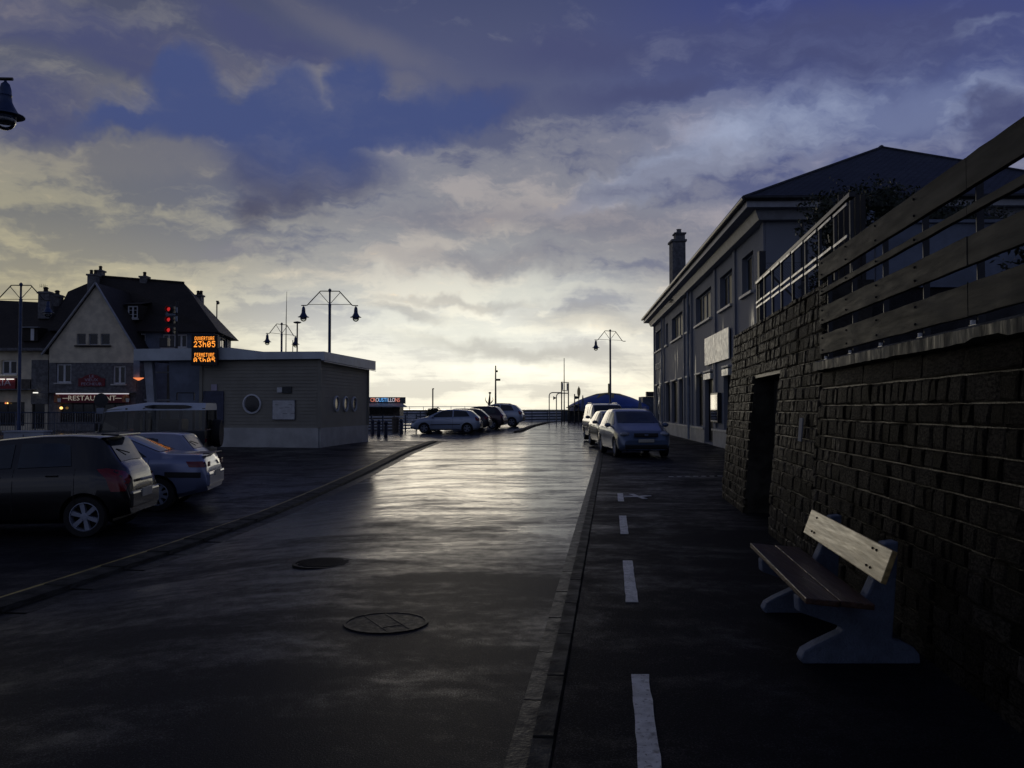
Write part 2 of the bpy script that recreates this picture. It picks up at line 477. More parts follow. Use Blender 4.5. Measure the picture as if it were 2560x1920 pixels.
def sea_mat():
    m = bpy.data.materials.new('sea_water'); m.use_nodes = True
    w = NT(m.node_tree)
    p = w.n('ShaderNodeBsdfPrincipled')
    out = w.n('ShaderNodeOutputMaterial'); w.t.links.new(p.outputs[0], out.inputs[0])
    co = w.n('ShaderNodeTexCoord').outputs['Object']
    p.inputs['Base Color'].default_value = (.02, .03, .035, 1)
    p.inputs['Roughness'].default_value = .12
    b = w.n('ShaderNodeBump'); b.inputs['Strength'].default_value = .5; b.inputs['Distance'].default_value = .3
    w.put(b.inputs['Height'], w.noise(w.mapping(co, (.3, .5, 1)), 1.0, 6, .6)); w.t.links.new(b.outputs[0], p.inputs['Normal'])
    MATS['sea_water'] = m
sea_mat()

# ------------------------------------------------------------------ object helpers
ROOT = {}      # object name -> inverse matrix of its thing's Empty
def thing(name, label, cat, loc=(0, 0, 0), rotz=0.0, group=None):
    o = bpy.data.objects.new(name, None)
    o.empty_display_size = .2
    COL.objects.link(o)
    o.location = loc
    o.rotation_euler = (0, 0, rotz)
    o['label'] = label
    o['category'] = cat
    if group: o['group'] = group
    ROOT[o.name] = (Matrix.Translation(Vector(loc)) @ Matrix.Rotation(rotz, 4, 'Z')).inverted()
    return o
def tag(o, label, cat, group=None):
    o['label'] = label; o['category'] = cat
    if group: o['group'] = group
    return o
def struct(o):
    o['kind'] = 'structure'
    return o

class MB:
    def __init__(s):
        s.v, s.f = [], []
    def add(s, vs, fs):
        b = len(s.v)
        s.v += [tuple(p) for p in vs]
        s.f += [tuple(i + b for i in f) for f in fs]
        return s
    def quad(s, a, b, c, d):
        return s.add([a, b, c, d], [(0, 1, 2, 3)])
    def box(s, c, d, m=None):
        """box of size d centred at c, turned by 3x3 m"""
        vs = []
        for i in (-.5, .5):
            for j in (-.5, .5):
                for k in (-.5, .5):
                    p = Vector((i * d[0], j * d[1], k * d[2]))
                    if m is not None: p = m @ p
                    vs.append(p + Vector(c))
        return s.add(vs, [(0, 1, 3, 2), (4, 6, 7, 5), (0, 4, 5, 1), (2, 3, 7, 6), (0, 2, 6, 4), (1, 5, 7, 3)])
    def bar(s, p, q, w, h, up=(0, 0, 1)):
        """rectangular bar from p to q"""
        p, q = Vector(p), Vector(q)
        d = (q - p); L = d.length; d.normalize()
        u = Vector(up)
        a = d.cross(u)
        if a.length < 1e-5: a = d.cross(Vector((1, 0, 0)))
        a.normalize(); b = a.cross(d)
        m = Matrix((d, a, b)).transposed()
        return s.box((p + q) / 2, (L, w, h), m)
    def tube(s, pts, r, n=8, cap=True):
        pts = [Vector(p) for p in pts]
        rr = r if isinstance(r, (list, tuple)) else [r] * len(pts)
        base = len(s.v)
        prev = None
        for i, p in enumerate(pts):
            if i == 0: d = pts[1] - p
            elif i == len(pts) - 1: d = p - pts[i - 1]
            else: d = (pts[i + 1] - pts[i - 1])
            d.normalize()
            if prev is None:
                a = d.cross(Vector((0, 0, 1)))
                if a.length < 1e-3: a = d.cross(Vector((1, 0, 0)))
            else:
                a = prev - d * prev.dot(d)
            a.normalize(); prev = a
            b = d.cross(a)
            for k in range(n):
                t = 2 * math.pi * k / n
                s.v.append(tuple(p + (a * math.cos(t) + b * math.sin(t)) * rr[i]))
        for i in range(len(pts) - 1):
            for k in range(n):
                k2 = (k + 1) % n
                s.f.append((base + i * n + k, base + i * n + k2, base + (i + 1) * n + k2, base + (i + 1) * n + k))
        if cap:
            s.f.append(tuple(base + k for k in range(n))[::-1])
            s.f.append(tuple(base + (len(pts) - 1) * n + k for k in range(n)))
        return s
    def lathe(s, prof, c=(0, 0, 0), n=16, m=None, caps=True):
        """profile of (r, h) turned about local z"""
        base = len(s.v)
        for r, h in prof:
            for k in range(n):
                t = 2 * math.pi * k / n
                p = Vector((r * math.cos(t), r * math.sin(t), h))
                if m is not None: p = m @ p
                s.v.append(tuple(p + Vector(c)))
        for i in range(len(prof) - 1):
            for k in range(n):
                k2 = (k + 1) % n
                s.f.append((base + i * n + k, base + i * n + k2, base + (i + 1) * n + k2, base + (i + 1) * n + k))
        if caps:
            s.f.append(tuple(base + k for k in range(n))[::-1])
            s.f.append(tuple(base + (len(prof) - 1) * n + k for k in range(n)))
        return s
    def ball(s, c, d, n=12, m=None, z0=-1.0, z1=1.0):
        k = max(5, n // 2)
        prof = []
        for i in range(k + 1):
            zz = z0 + (z1 - z0) * (.5 - .5 * math.cos(math.pi * i / k))
            prof.append((math.sqrt(max(1e-5, 1 - zz * zz)), zz))
        sm = Matrix.Diagonal(Vector(d)) if m is None else m @ Matrix.Diagonal(Vector(d))
        return s.lathe(prof, c, n, sm)
    def prism(s, poly, o, u, v, w_, t):
        """polygon given in (u, v) at o, pushed by t along w_"""
        o, u, v, w_ = Vector(o), Vector(u), Vector(v), Vector(w_)
        n = len(poly)
        vs = [o + u * a + v * b for a, b in poly]
        vs += [p + w_ * t for p in vs]
        fs = [tuple(range(n))[::-1], tuple(range(n, 2 * n))]
        fs += [(i, (i + 1) % n, n + (i + 1) % n, n + i) for i in range(n)]
        return s.add(vs, fs)
    def build(s, name, mat, parent=None, smooth=False, local=False, bevel=0.0, angle=40, fix=True):
        me = bpy.data.meshes.new(name)
        vs = s.v
        inv = ROOT.get(parent.name) if parent is not None else None
        if inv is not None and not local:
            vs = [tuple(inv @ Vector(p)) for p in vs]
        me.from_pydata(vs, [], s.f)
        if bevel or fix:
            bm = bmesh.new(); bm.from_mesh(me)
            if fix: bmesh.ops.recalc_face_normals(bm, faces=bm.faces)
            if bevel:
                bmesh.ops.bevel(bm, geom=[e for e in bm.edges if e.is_manifold and e.calc_face_angle(0) > R(35)], offset=bevel, segments=2, affect='EDGES', profile=.6)
            bm.to_mesh(me); bm.free()
        me.materials.append(MATS[mat])
        if smooth:
            me.shade_smooth()
            me.set_sharp_from_angle(angle=R(angle))
        o = bpy.data.objects.new(name, me)
        COL.objects.link(o)
        if parent is not None:
            o.parent = parent
            if parent.name in ROOT: ROOT[o.name] = ROOT[parent.name]
        return o

TEXTS, CUTS = [], []
def text(name, s_, size, o, u, n, mat, parent, extrude=.008, sx=1.0, align='CENTER'):
    """lettering standing on the plane through o spanned by u and z, read from the side n points to"""
    c = bpy.data.curves.new(name, 'FONT')
    c.body = s_; c.size = size; c.extrude = extrude
    c.align_x = align; c.align_y = 'CENTER'
    c.resolution_u = 2
    ob = bpy.data.objects.new(name, c)
    COL.objects.link(ob)
    u, n = Vector(u).normalized(), Vector(n).normalized()
    up = n.cross(u)
    mt = Matrix((u * sx, up, n)).transposed().to_4x4()
    mt.translation = Vector(o)
    TEXTS.append((ob, mt, MATS[mat], parent))
    return ob
def finish():
    """turn lettering into meshes and cut the wheel arches"""
    dg = bpy.context.evaluated_depsgraph_get()
    made = []
    for ob, mt, mat, parent in TEXTS:
        me = bpy.data.meshes.new_from_object(ob.evaluated_get(dg))
        made.append((ob, me, mt, mat, parent))
    bodies = []
    for ob, cutters in CUTS:
        bodies.append((ob, bpy.data.meshes.new_from_object(ob.evaluated_get(dg)), cutters))
    for ob, me, mt, mat, parent in made:
        nm = ob.name.split('.')[0]
        inv = ROOT.get(parent.name)
        me.transform((inv @ mt) if inv is not None else mt)
        me.materials.clear(); me.materials.append(mat)
        cu = ob.data
        bpy.data.objects.remove(ob); bpy.data.curves.remove(cu)
        t = bpy.data.objects.new(nm, me); COL.objects.link(t); t.parent = parent
    for ob, me, cutters in bodies:
        ob.modifiers.clear()
        ob.data = me
        me.shade_smooth(); me.set_sharp_from_angle(angle=R(32))
        for c in cutters:
            bpy.data.objects.remove(c)

def ss(a, b, x):
    t = min(1.0, max(0.0, (x - a) / (b - a)))
    return t * t * (3 - 2 * t)
def gz(x, y):
    """height of the paving: dips towards the car park on the left, climbs to the sea front"""
    g = -.28 * ss(-1.5, -5.5, x) * (1 - ss(15, 36, y))
    g += .42 * ss(25, 90, y) * (1 - ss(4, 8, x) * (1 - ss(60, 82, y)))
    return g
def pdz(y): return .055 * (1 - ss(38, 43, y))
def KX(px, Y): return (px - 1280.0) / FPX * Y
def KZ(py, Y): return EYE + (HOR - py) / FPX * Y

def sheet(name, rows, mat, cols=10, dz=0.0, parent=None):
    """rows: (y, x_left, x_right)"""
    mb = MB()
    for y, a, b in rows:
        for i in range(cols + 1):
            xx = a + (b - a) * i / cols
            mb.v.append((xx, y, gz(xx, y) + (dz(y) if callable(dz) else dz)))
    for j in range(len(rows) - 1):
        for i in range(cols):
            k = j * (cols + 1) + i
            mb.f.append((k, k + 1, k + cols + 2, k + cols + 1))
    return mb.build(name, mat, parent, smooth=True, fix=False)

def lerp_line(pts, y):
    if y <= pts[0][0]: return pts[0][1] + (y - pts[0][0]) * (pts[1][1] - pts[0][1]) / (pts[1][0] - pts[0][0])
    for (y0, x0), (y1, x1) in zip(pts, pts[1:]):
        if y <= y1: return x0 + (x1 - x0) * (y - y0) / (y1 - y0)
    return pts[-1][1]
LEFT = [(0, -6.0), (3, -5.35), (8, -4.72), (11.5, -4.32), (15, -4.08), (23, -3.93), (32, -3.9), (41, -3.6), (47, -2.2), (54, .4), (66, 1.6), (78, 3.3), (92, 6.0)]
xl = lambda y: lerp_line(LEFT, y)
xr = lambda y: -.372 + .115 * y
wall_x = lambda y, z=0.0: 2.03 + .115 * y + .085 * z
U = Vector((.11425, .99345, 0))          # along the kerb and the stone wall
NW = Vector((-.99345, .11425, 0))        # out of the wall towards the road

# ------------------------------------------------------------------ ground
def build_ground():
    xs = [-1500, -300, -90, -60] + list(range(-46, -12, 4)) + list(range(-12, 13)) + [16, 24, 40, 90, 300, 1500]
    ys = [-600, -100, -30] + list(range(-12, 60)) + list(range(60, 97, 3))
    mb = MB()
    for y in ys:
        for x_ in xs:
            mb.v.append((x_, y, gz(x_, y) - .06))
    nx = len(xs)
    for j in range(len(ys) - 1):
        for i in range(nx - 1):
            k = j * nx + i
            mb.f.append((k, k + 1, k + nx + 1, k + nx))
    struct(mb.build('ground', 'quay_asphalt', smooth=True, fix=False))
    sea = MB().quad((-9000, 95, -2.6), (9000, 95, -2.6), (9000, 12000, -2.6), (-9000, 12000, -2.6)).build('sea', 'sea_water', fix=False)
    struct(sea)
    yy = [-8 + .5 * i for i in range(120)] + list(range(52, 95, 2))
    road = struct(sheet('road', [(y, xl(y) + .26, xr(y) - .125) for y in yy], 'road_asphalt', 14))
    def crack(pts, wd, seed):
        rr = random.Random(seed)
        mb = MB(); k = 0
        for (xa, ya), (xb, yb) in zip(pts, pts[1:]):
            n = max(2, int(math.hypot(xb - xa, yb - ya) / .09))
            for i in range(n):
                t = i / n
                cx, cy = xa + (xb - xa) * t, ya + (yb - ya) * t + rr.uniform(-.022, .022)
                hw = wd * rr.uniform(.25, 1.0)
                mb.v += [(cx, cy - hw, gz(cx, cy) + .0035), (cx, cy + hw, gz(cx, cy) + .0035)]
                k += 1
        mb.f = [(2 * i, 2 * i + 1, 2 * i + 3, 2 * i + 2) for i in range(k - 1)]
        mb.build('crack', 'black_gap', road, fix=False)
    crack([(-3.3, 10.15), (-2.4, 10.45), (-1.7, 10.55), (-.6, 10.75)], .010, 1)
    crack([(-.2, 15.9), (.6, 15.7), (1.3, 15.6)], .014, 2)
    crack([(-1.2, 6.0), (-.3, 5.6), (.1, 5.1)], .004, 3)
    struct(sheet('parking_area', [(y, -46, xl(y) - .28) for y in yy if y <= 42], 'parking_asphalt', 40, pdz))
    struct(sheet('forecourt', [(y, -46, xl(y) + (.262 if y < 53.5 else -.28)) for y in yy if y >= 42], 'road_asphalt', 40, pdz))
    struct(sheet('footway', [(y, xr(y) + .10, 26) for y in yy], 'footway_asphalt', 40, .04))
build_ground()

def kerb_line(name, fx, mat, y0, y1, width, z_lo, z_hi, step=1.0, off=0.0, chamf=.02, slope=0.0):
    """a run of single kerb or gutter stones, each its own piece, with open joints"""
    me_mb = MB()
    w2 = width / 2
    c = chamf
    prof = [(-w2, 0), (-w2, 1 + slope), (-w2 + c, 1 + slope), (w2 - c, 1), (w2, 1 - (.25 if c else 0)), (w2, 0)]
    rows = [-.492, -.484, .484, .492]
    for i, yv in enumerate(rows):
        for a, b in prof:
            sh = .985 if i in (0, 3) else 1.0
            me_mb.v.append((a, yv, b * sh))
    n = len(prof)
    for i in range(3):
        for k in range(n - 1):
            me_mb.f.append((i * n + k, i * n + k + 1, (i + 1) * n + k + 1, (i + 1) * n + k))
    me_mb.f.append(tuple(range(n))); me_mb.f.append(tuple(range(3 * n, 4 * n))[::-1])
    root = bpy.data.objects.new(name, None); COL.objects.link(root); struct(root)
    src = None
    y = y0
    while y < y1:
        ym = y + step / 2
        a, b = fx(y) + off, fx(y + step) + off
        xm = (a + b) / 2
        ang = -math.atan2(b - a, step)
        if src is None:
            o = me_mb.build(name + '_stone', mat, root, local=True); src = o
        else:
            o = src.copy(); COL.objects.link(o); o.parent = root
        o.location = (xm, ym, gz(xm, ym) + z_lo + rng.uniform(-.003, .003))
        tz = math.atan2(gz(xm, ym + .5) - gz(xm, ym - .5), 1.0)
        o.rotation_euler = (tz, rng.uniform(-.006, .006), ang + rng.uniform(-.004, .004))
        o.scale = (1, math.hypot(step, b - a), (z_hi - z_lo))
        y += step
    return root
kerb_line('left_kerb', xl, 'kerb_concrete', 2.0, 41, .30, -.10, .075, off=-.13)
kerb_line('island_kerb', xl, 'kerb_concrete', 54.0, 78, .30, -.10, .075, off=-.13)
kerb_line('left_gutter', xl, 'gutter_concrete', 2.0, 42, .26, -.10, .006, off=.15, chamf=0.0)
kerb_line('right_kerb', xr, 'kerb_concrete', 1.35, 44, .12, -.10, .050, off=.045, step=.965)
kerb_line('right_gutter', xr, 'gutter_concrete', 1.05, 44, .11, -.10, .004, off=-.072, chamf=0.0, step=.965)

def marking(name, pts, mat, label, cat, group=None, z=.046):
    mb = MB()
    n = len(pts)
    mb.v = [(x_, y, gz(x_, y) + z) for x_, y in pts] + [(x_, y, gz(x_, y) + z - .004) for x_, y in pts]
    mb.f = [tuple(range(n))] + [(i, n + i, n + (i + 1) % n, (i + 1) % n) for i in range(n)]
    o = mb.build(name, mat)
    return tag(o, label, cat, group)
ordl = ['nearest', 'second nearest', 'third nearest', 'fourth nearest', 'fifth nearest']
def dash(y0, y1, label):
    pts = []
    xc = lambda y: .17 + .115 * y
    N = 14
    r2 = random.Random(int(y0 * 10))
    for i in range(N + 1):
        y = y0 + (y1 - y0) * i / N
        pts.append((xc(y) - .052 + r2.uniform(-.004, .004), y))
    for i in range(N, -1, -1):
        y = y0 + (y1 - y0) * i / N
        pts.append((xc(y) + .052 + r2.uniform(-.004, .004), y))
    marking('painted_dash', pts, 'white_marking', label, 'road marking', 'white dashes along the footway')
for i, (a, b) in enumerate([(3.1, 5.25), (7.2, 9.15), (11.1, 12.98), (15.0, 16.4)]):
    dash(a, b, f'{ordl[i]} white painted dash on the dark footway left of the bench')
NTH = ['first', 'second', 'third', 'fourth', 'fifth', 'sixth', 'seventh', 'eighth', 'ninth']
for i in range(9):
    y = 20.4 + .03 * i
    x0 = 3.72 + .2 * i
    marking('painted_dot', [(x0, y), (x0 + .11, y), (x0 + .11, y + .10), (x0, y + .10)], 'white_marking', f'{NTH[i]} small white square from the left in the dotted line across the footway', 'road marking', 'dotted line across the footway')
bk = [(-.30, .02), (-.05, .0), (-.12, .34), (.0, .36), (.05, .02), (.34, .10), (.34, .0), (.08, -.12), (.16, -.42), (.04, -.42), (-.02, -.14), (-.32, -.10)]
marking('painted_symbol', [(2.30 + a * .8, 15.9 + b * 1.1) for a, b in bk], 'white_marking', 'worn white painted symbol on the footway beyond the dashes', 'road marking')
ys = [2 + .5 * i for i in range(78)]
yl = MB()
for k, y in enumerate(ys):
    for off in (-.30, -.42):
        xx = xl(y) + off
        yl.v.append((xx, y, gz(xx, y) + .0605))
yl.f = [(2 * i, 2 * i + 1, 2 * i + 3, 2 * i + 2) for i in range(len(ys) - 1)]
tag(yl.build('painted_line', 'yellow_marking', fix=False), 'long faded yellow line beside the left kerb', 'road marking')

# manhole covers
def manholes():
    x0, y0 = -.97, 6.68
    r = thing('manhole_cover', 'round filled manhole cover with two crossing ribs, nearer one', 'manhole cover', (x0, y0, gz(x0, y0) + .001))
    z = gz(x0, y0) + .001
    MB().lathe([(.325, -.02), (.325, .008), (.30, .008), (.30, -.01)], (x0, y0, z), 40).build('rim', 'iron', r)
    MB().lathe([(.298, -.02), (.298, .004), (.0, .0045)], (x0, y0, z), 40).build('fill', 'cover_fill', r)
    for s in (-.085, .085):
        m = Matrix.Rotation(R(-62), 3, 'Z')
        d = m @ Vector((0, s, 0))
        MB().box((x0 + d.x, y0 + d.y, z + .004), (math.sqrt(.295 ** 2 - s * s) * 2 - .02, .010, .006), m).build('rib', 'iron', r)
    m = Matrix.Rotation(R(28), 3, 'Z')
    d = m @ Vector((.0, -.13, 0))
    MB().box((x0 + d.x, y0 + d.y, z + .004), (.15, .010, .006), m).build('rib', 'iron', r)
    x0, y0 = -2.03, 9.32
    z = gz(x0, y0) + .001
    r = thing('manhole_cover', 'round iron manhole cover with studded face, farther one', 'manhole cover', (x0, y0, z))
    MB().lathe([(.33, -.02), (.33, .008), (.295, .008), (.295, -.01)], (x0, y0, z), 40).build('rim', 'iron', r)
    MB().lathe([(.285, -.02), (.285, .002), (.0, .002)], (x0, y0, z), 40).build('plate', 'iron', r)
    st = MB()
    for i in range(-7, 8):
        for j in range(-7, 8):
            a, b = i * .037 + (.018 if j % 2 else 0), j * .036
            if a * a + b * b < .268 ** 2:
                st.box((x0 + a, y0 + b, z + .007), (.020, .020, .012))
    o = st.build('studs', 'iron', r)
    o['kind'] = 'stuff'
manholes()

# ------------------------------------------------------------------ right: stone retaining wall with its guard fence
def face_pt(y, z, out=0.0):
    """point on the battered wall face at station y (world Y) and height z"""
    return Vector((wall_x(y, z), y, z)) + NW * out
def stone_wall():
    up = Vector((.085, 0, 1)) - NW * 0; up.normalize()
    nrm = up.cross(U).normalized()
    m3 = Matrix((U, nrm, up)).transposed()
    Y0, Y1 = 2.2, 15.9
    r = thing('stone_wall', 'tall dark battered retaining wall of coursed stone behind the bench', 'wall', tuple(face_pt(9, 0)))
    # mortar core: low part under the fence, high part under the railing
    core = MB()
    def core_part(a, b, h, deep):
        p = [face_pt(a, -.1, -.020), face_pt(b, -.1, -.020), face_pt(b, h, -.020), face_pt(a, h, -.020)]
        q = [v - NW * deep for v in p]
        core.add(p + q, [(0, 1, 2, 3), (4, 7, 6, 5), (0, 4, 5, 1), (3, 2, 6, 7), (0, 3, 7, 4), (1, 5, 6, 2)])
    core_part(Y0, 9.0, 2.03, .45)
    core_part(9.0, 11.28, 3.0, .45)
    core_part(13.35, Y1, 3.0, .45)
    for a, b, z0, z1 in ((11.28, 13.35, 2.12, 3.0),):
        p = [face_pt(a, z0, -.020), face_pt(b, z0, -.020), face_pt(b, z1, -.020), face_pt(a, z1, -.020)]
        q = [v - NW * .45 for v in p]
        core.add(p + q, [(0, 1, 2, 3), (4, 7, 6, 5), (0, 4, 5, 1), (3, 2, 6, 7), (0, 3, 7, 4), (1, 5, 6, 2)])
    core.build('mortar_core', 'mortar', r)
    # stone shapes
    protos = []
    for k in range(14):
        rr = random.Random(100 + k)
        mb = MB()
        g = [-.5, -.38, .38, .5]
        idx = {}
        for j, zz in enumerate(g):
            for i, xx in enumerate(g):
                edge = i in (0, 3) or j in (0, 3)
                mb.v.append((xx + (rr.uniform(-.05, .05) if not edge else rr.uniform(-.018, .018)),
                             (rr.uniform(-.10, .05) - .10) if edge else rr.uniform(-.05, .28),
                             zz + (rr.uniform(-.06, .06) if not edge else rr.uniform(-.025, .025))))
        for j in range(3):
            for i in range(3):
                a = j * 4 + i
                mb.f.append((a, a + 4, a + 5, a + 1))
        ring = [0, 1, 2, 3, 7, 11, 15, 14, 13, 12, 8, 4]
        b0 = len(mb.v)
        for q in ring:
            p = mb.v[q]
            mb.v.append((p[0], -1.0, p[2]))
        for q in range(12):
            q2 = (q + 1) % 12
            mb.f.append((ring[q], ring[q2], b0 + q2, b0 + q))
        protos.append(mb)
    meshes = []
    todo = []
    def fill(ya, yb, z0, z1, hole=None, top_band=True):
        z = z0
        row = 0
        while z < z1 - .06:
            h = rng.uniform(.115, .175)
            if z + h > z1 - .05: h = z1 - z
            y = ya - rng.uniform(0, .12)
            while y < yb:
                L = rng.uniform(.11, .30) if rng.random() < .8 else rng.uniform(.3, .5)
                if y + L > yb - .06: L = yb - y
                a, b = max(y, ya), y + L
                y += L
                if b - a < .05: continue
                if hole and b > hole[0] + .02 and a < hole[1] - .02 and z < hole[2] - .03: 
                    if a < hole[0] - .08: b = hole[0]
                    elif b > hole[1] + .08: a = hole[1]
                    else: continue
                todo.append(((a + b) / 2, z + h / 2, b - a, h))
            z += h
            row += 1
    fill(Y0, 9.0, 0.0, 1.86)
    fill(9.0, Y1, 0.0, 3.0, hole=(11.28, 13.35, 2.12))
    # smooth block course just under the coping
    y = Y0
    while y < 9.0:
        L = min(rng.uniform(.55, .95), 9.0 - y)
        todo.append((y + L / 2, 1.95, L, .17)); y += L
    todo.sort(key=lambda t: (t[0] < 4.35, math.hypot(t[0], 2.5) / math.sqrt(t[2] * t[3] + .02)))
    rest = MB()
    for i, (yc, zc, L, h) in enumerate(todo):
        k = rng.randrange(len(protos))
        p = face_pt(yc, zc, rng.uniform(-.007, .010))
        sx = (L - .008) * rng.choice((-1, 1)); sz = (h - .010) * rng.choice((-1, 1))
        sy = rng.uniform(.035, .05)
        if i < 300:
            while len(meshes) < len(protos):
                meshes.append(None)
            if meshes[k] is None:
                o = protos[k].build('stone', 'wall_stone', r, local=True)
                meshes[k] = o.data
            else:
                o = bpy.data.objects.new('stone', meshes[k]); COL.objects.link(o); o.parent = r
            mt = m3.to_4x4() @ Matrix.Diagonal((sx, sy, sz, 1))
            mt.translation = p - Vector(r.location)
            o.matrix_local = mt
        else:
            base = len(rest.v)
            for v in protos[k].v:
                rest.v.append(tuple(p + m3 @ Vector((v[0] * sx, v[1] * sy, v[2] * sz))))
            rest.f += [tuple(q + base for q in f) for f in protos[k].f]
    o = rest.build('far_stones', 'wall_stone', r)
    o['kind'] = 'stuff'
    # concrete coping under the fence, with chipped lower edge
    cp = MB()
    n = 60
    rows = []
    for i in range(n + 1):
        y = Y0 + (9.02 - Y0) * i / n
        chip = .025 if 21 < i < 26 else rng.uniform(0, .008)
        a = face_pt(y, 2.03, .075)
        rows.append([a + Vector((0, 0, .012 + chip)), a + Vector((0, 0, .10 + rng.uniform(-.003, .003))), a - NW * .03 + Vector((0, 0, .118)), a - NW * .50 + Vector((0, 0, .122)), a - NW * .50, a - NW * .08])
    for rw in rows: cp.v += [tuple(v) for v in rw]
    for i in range(n):
        for k in range(6):
            k2 = (k + 1) % 6
            cp.f.append((i * 6 + k, i * 6 + k2, (i + 1) * 6 + k2, (i + 1) * 6 + k))
    cp.f += [tuple(range(6)), tuple(range(n * 6, n * 6 + 6))[::-1]]
    cp.build('coping', 'coping_concrete', r, smooth=True, angle=30)
    # doorway in the far part: lintel, dark timber leaf
    d = MB()
    p = [face_pt(11.35, 0, -.38), face_pt(13.28, 0, -.38), face_pt(13.28, 2.1, -.38), face_pt(11.35, 2.1, -.38)]
    dr = thing('timber_door', 'dark timber door set deep in the stone wall', 'door', tuple(face_pt(12.3, 0, -.4)))
    for i in range(10):
        a = 11.32 + i * .2
        for q in (0,):
            b0 = face_pt(a + .1, 1.04, -.42)
            MB().box(b0, (.19, .05, 2.1), Matrix((U, NW, Vector((0, 0, 1)))).transposed()).build('plank', 'gate_timber', dr)
    MB().box(face_pt(12.3, .9, -.375), (1.9, .03, .12), Matrix((U, NW, Vector((0, 0, 1)))).transposed()).build('ledge', 'gate_timber', dr)
    MB().box(face_pt(11.6, 1.05, -.36), (.16, .04, .05), Matrix((U, NW, Vector((0, 0, 1)))).transposed()).build('handle', 'iron', dr)
    # blue plate fixed on the wall
    pl = MB().box(face_pt(9.55, 1.42, .045), (.16, .012, .26), m3).build('wall_plate', 'render_wall')
    tag(pl, 'small blank grey-blue plate fixed to the stone wall', 'plate')
stone_wall()

# terrace ground behind the wall
tg = MB()
tg.add([face_pt(2.2, 1.98, -.46), face_pt(9.0, 1.98, -.46), (26, 9.0, 1.98), (26, 2.2, 1.98)], [(0, 1, 2, 3)])
tg.add([face_pt(9.0, 2.92, -.46), face_pt(15.85, 2.92, -.46), (26, 24, 2.92), (26, 9.0, 2.92)], [(0, 1, 2, 3)])
tg.add([(3.6, 9.0, 1.98), (26, 9.0, 1.98), (26, 9.0, 2.92), (3.6, 9.0, 2.92)], [(0, 1, 2, 3)])
tg.add([face_pt(15.85, 2.92, -.46), (26, 24, 2.92), (26, 24, -.1), face_pt(15.85, -.1, -.46)], [(0, 1, 2, 3)])
struct(tg.build('terrace', 'quay_asphalt', fix=False))

FM = Matrix((U, NW, Vector((0, 0, 1)))).transposed()
def fence_pt(y, z, out=0.0):
    return Vector((2.26 + .115 * y, y, z)) + NW * out
def guard_fence():
    r = thing('guard_fence', 'low fence of wide grey timber boards on top of the stone wall', 'fence', tuple(fence_pt(6, 2.15)))
    for zb, zt in ((2.216, 2.42), (2.53, 2.707), (2.84, 2.893), (3.0, 3.2)):
        for ya, yb in ((2.2, 5.244), (5.252, 9.0)):
            mb = MB()
            n = 16
            t = .038
            for i in range(n + 1):
                y = ya + (yb - ya) * i / n
                w = rng.uniform(-.003, .003); w2 = rng.uniform(-.003, .003); o2 = rng.uniform(-.002, .002)
                for o_, z in ((t / 2, zb + w), (t / 2, zt + w2), (-t / 2, zt + w2), (-t / 2, zb + w)):
                    mb.v.append(tuple(fence_pt(y, z, o_ + .05 + o2)))
            for i in range(n):
                for k in range(4):
                    k2 = (k + 1) % 4
                    mb.f.append((i * 4 + k, i * 4 + k2, (i + 1) * 4 + k2, (i + 1) * 4 + k))
            mb.f += [(0, 1, 2, 3), (n * 4 + 3, n * 4 + 2, n * 4 + 1, n * 4)]
            bd = mb.build('board', 'grey_wood', r, bevel=.004)
            for q in range(8):
                y = 8.87 - .905 * q
                if ya < y < yb:
                    for z in ((zb + .04, zt - .04) if zt - zb > .1 else ((zb + zt) / 2,)):
                        MB().ball(fence_pt(y, z, .071), (.010, .010, .010), 8).build('bolt', 'iron', bd)
    for i in range(8):
        y = 8.87 - .905 * i
        if y < 2.3: continue
        MB().box(fence_pt(y, 2.64, -.01), (.010, .045, .98), FM).build('post', 'steel_dark', r)
        p = MB().box(fence_pt(y, 2.158, .0), (.11, .09, .012), FM).build('foot_plate', 'steel_grey', r)
        MB().lathe([(.016, 0), (.016, .03), (.0, .032)], fence_pt(y + .03, 2.165, .03), 8).build('bolt', 'galvanised', p)
guard_fence()

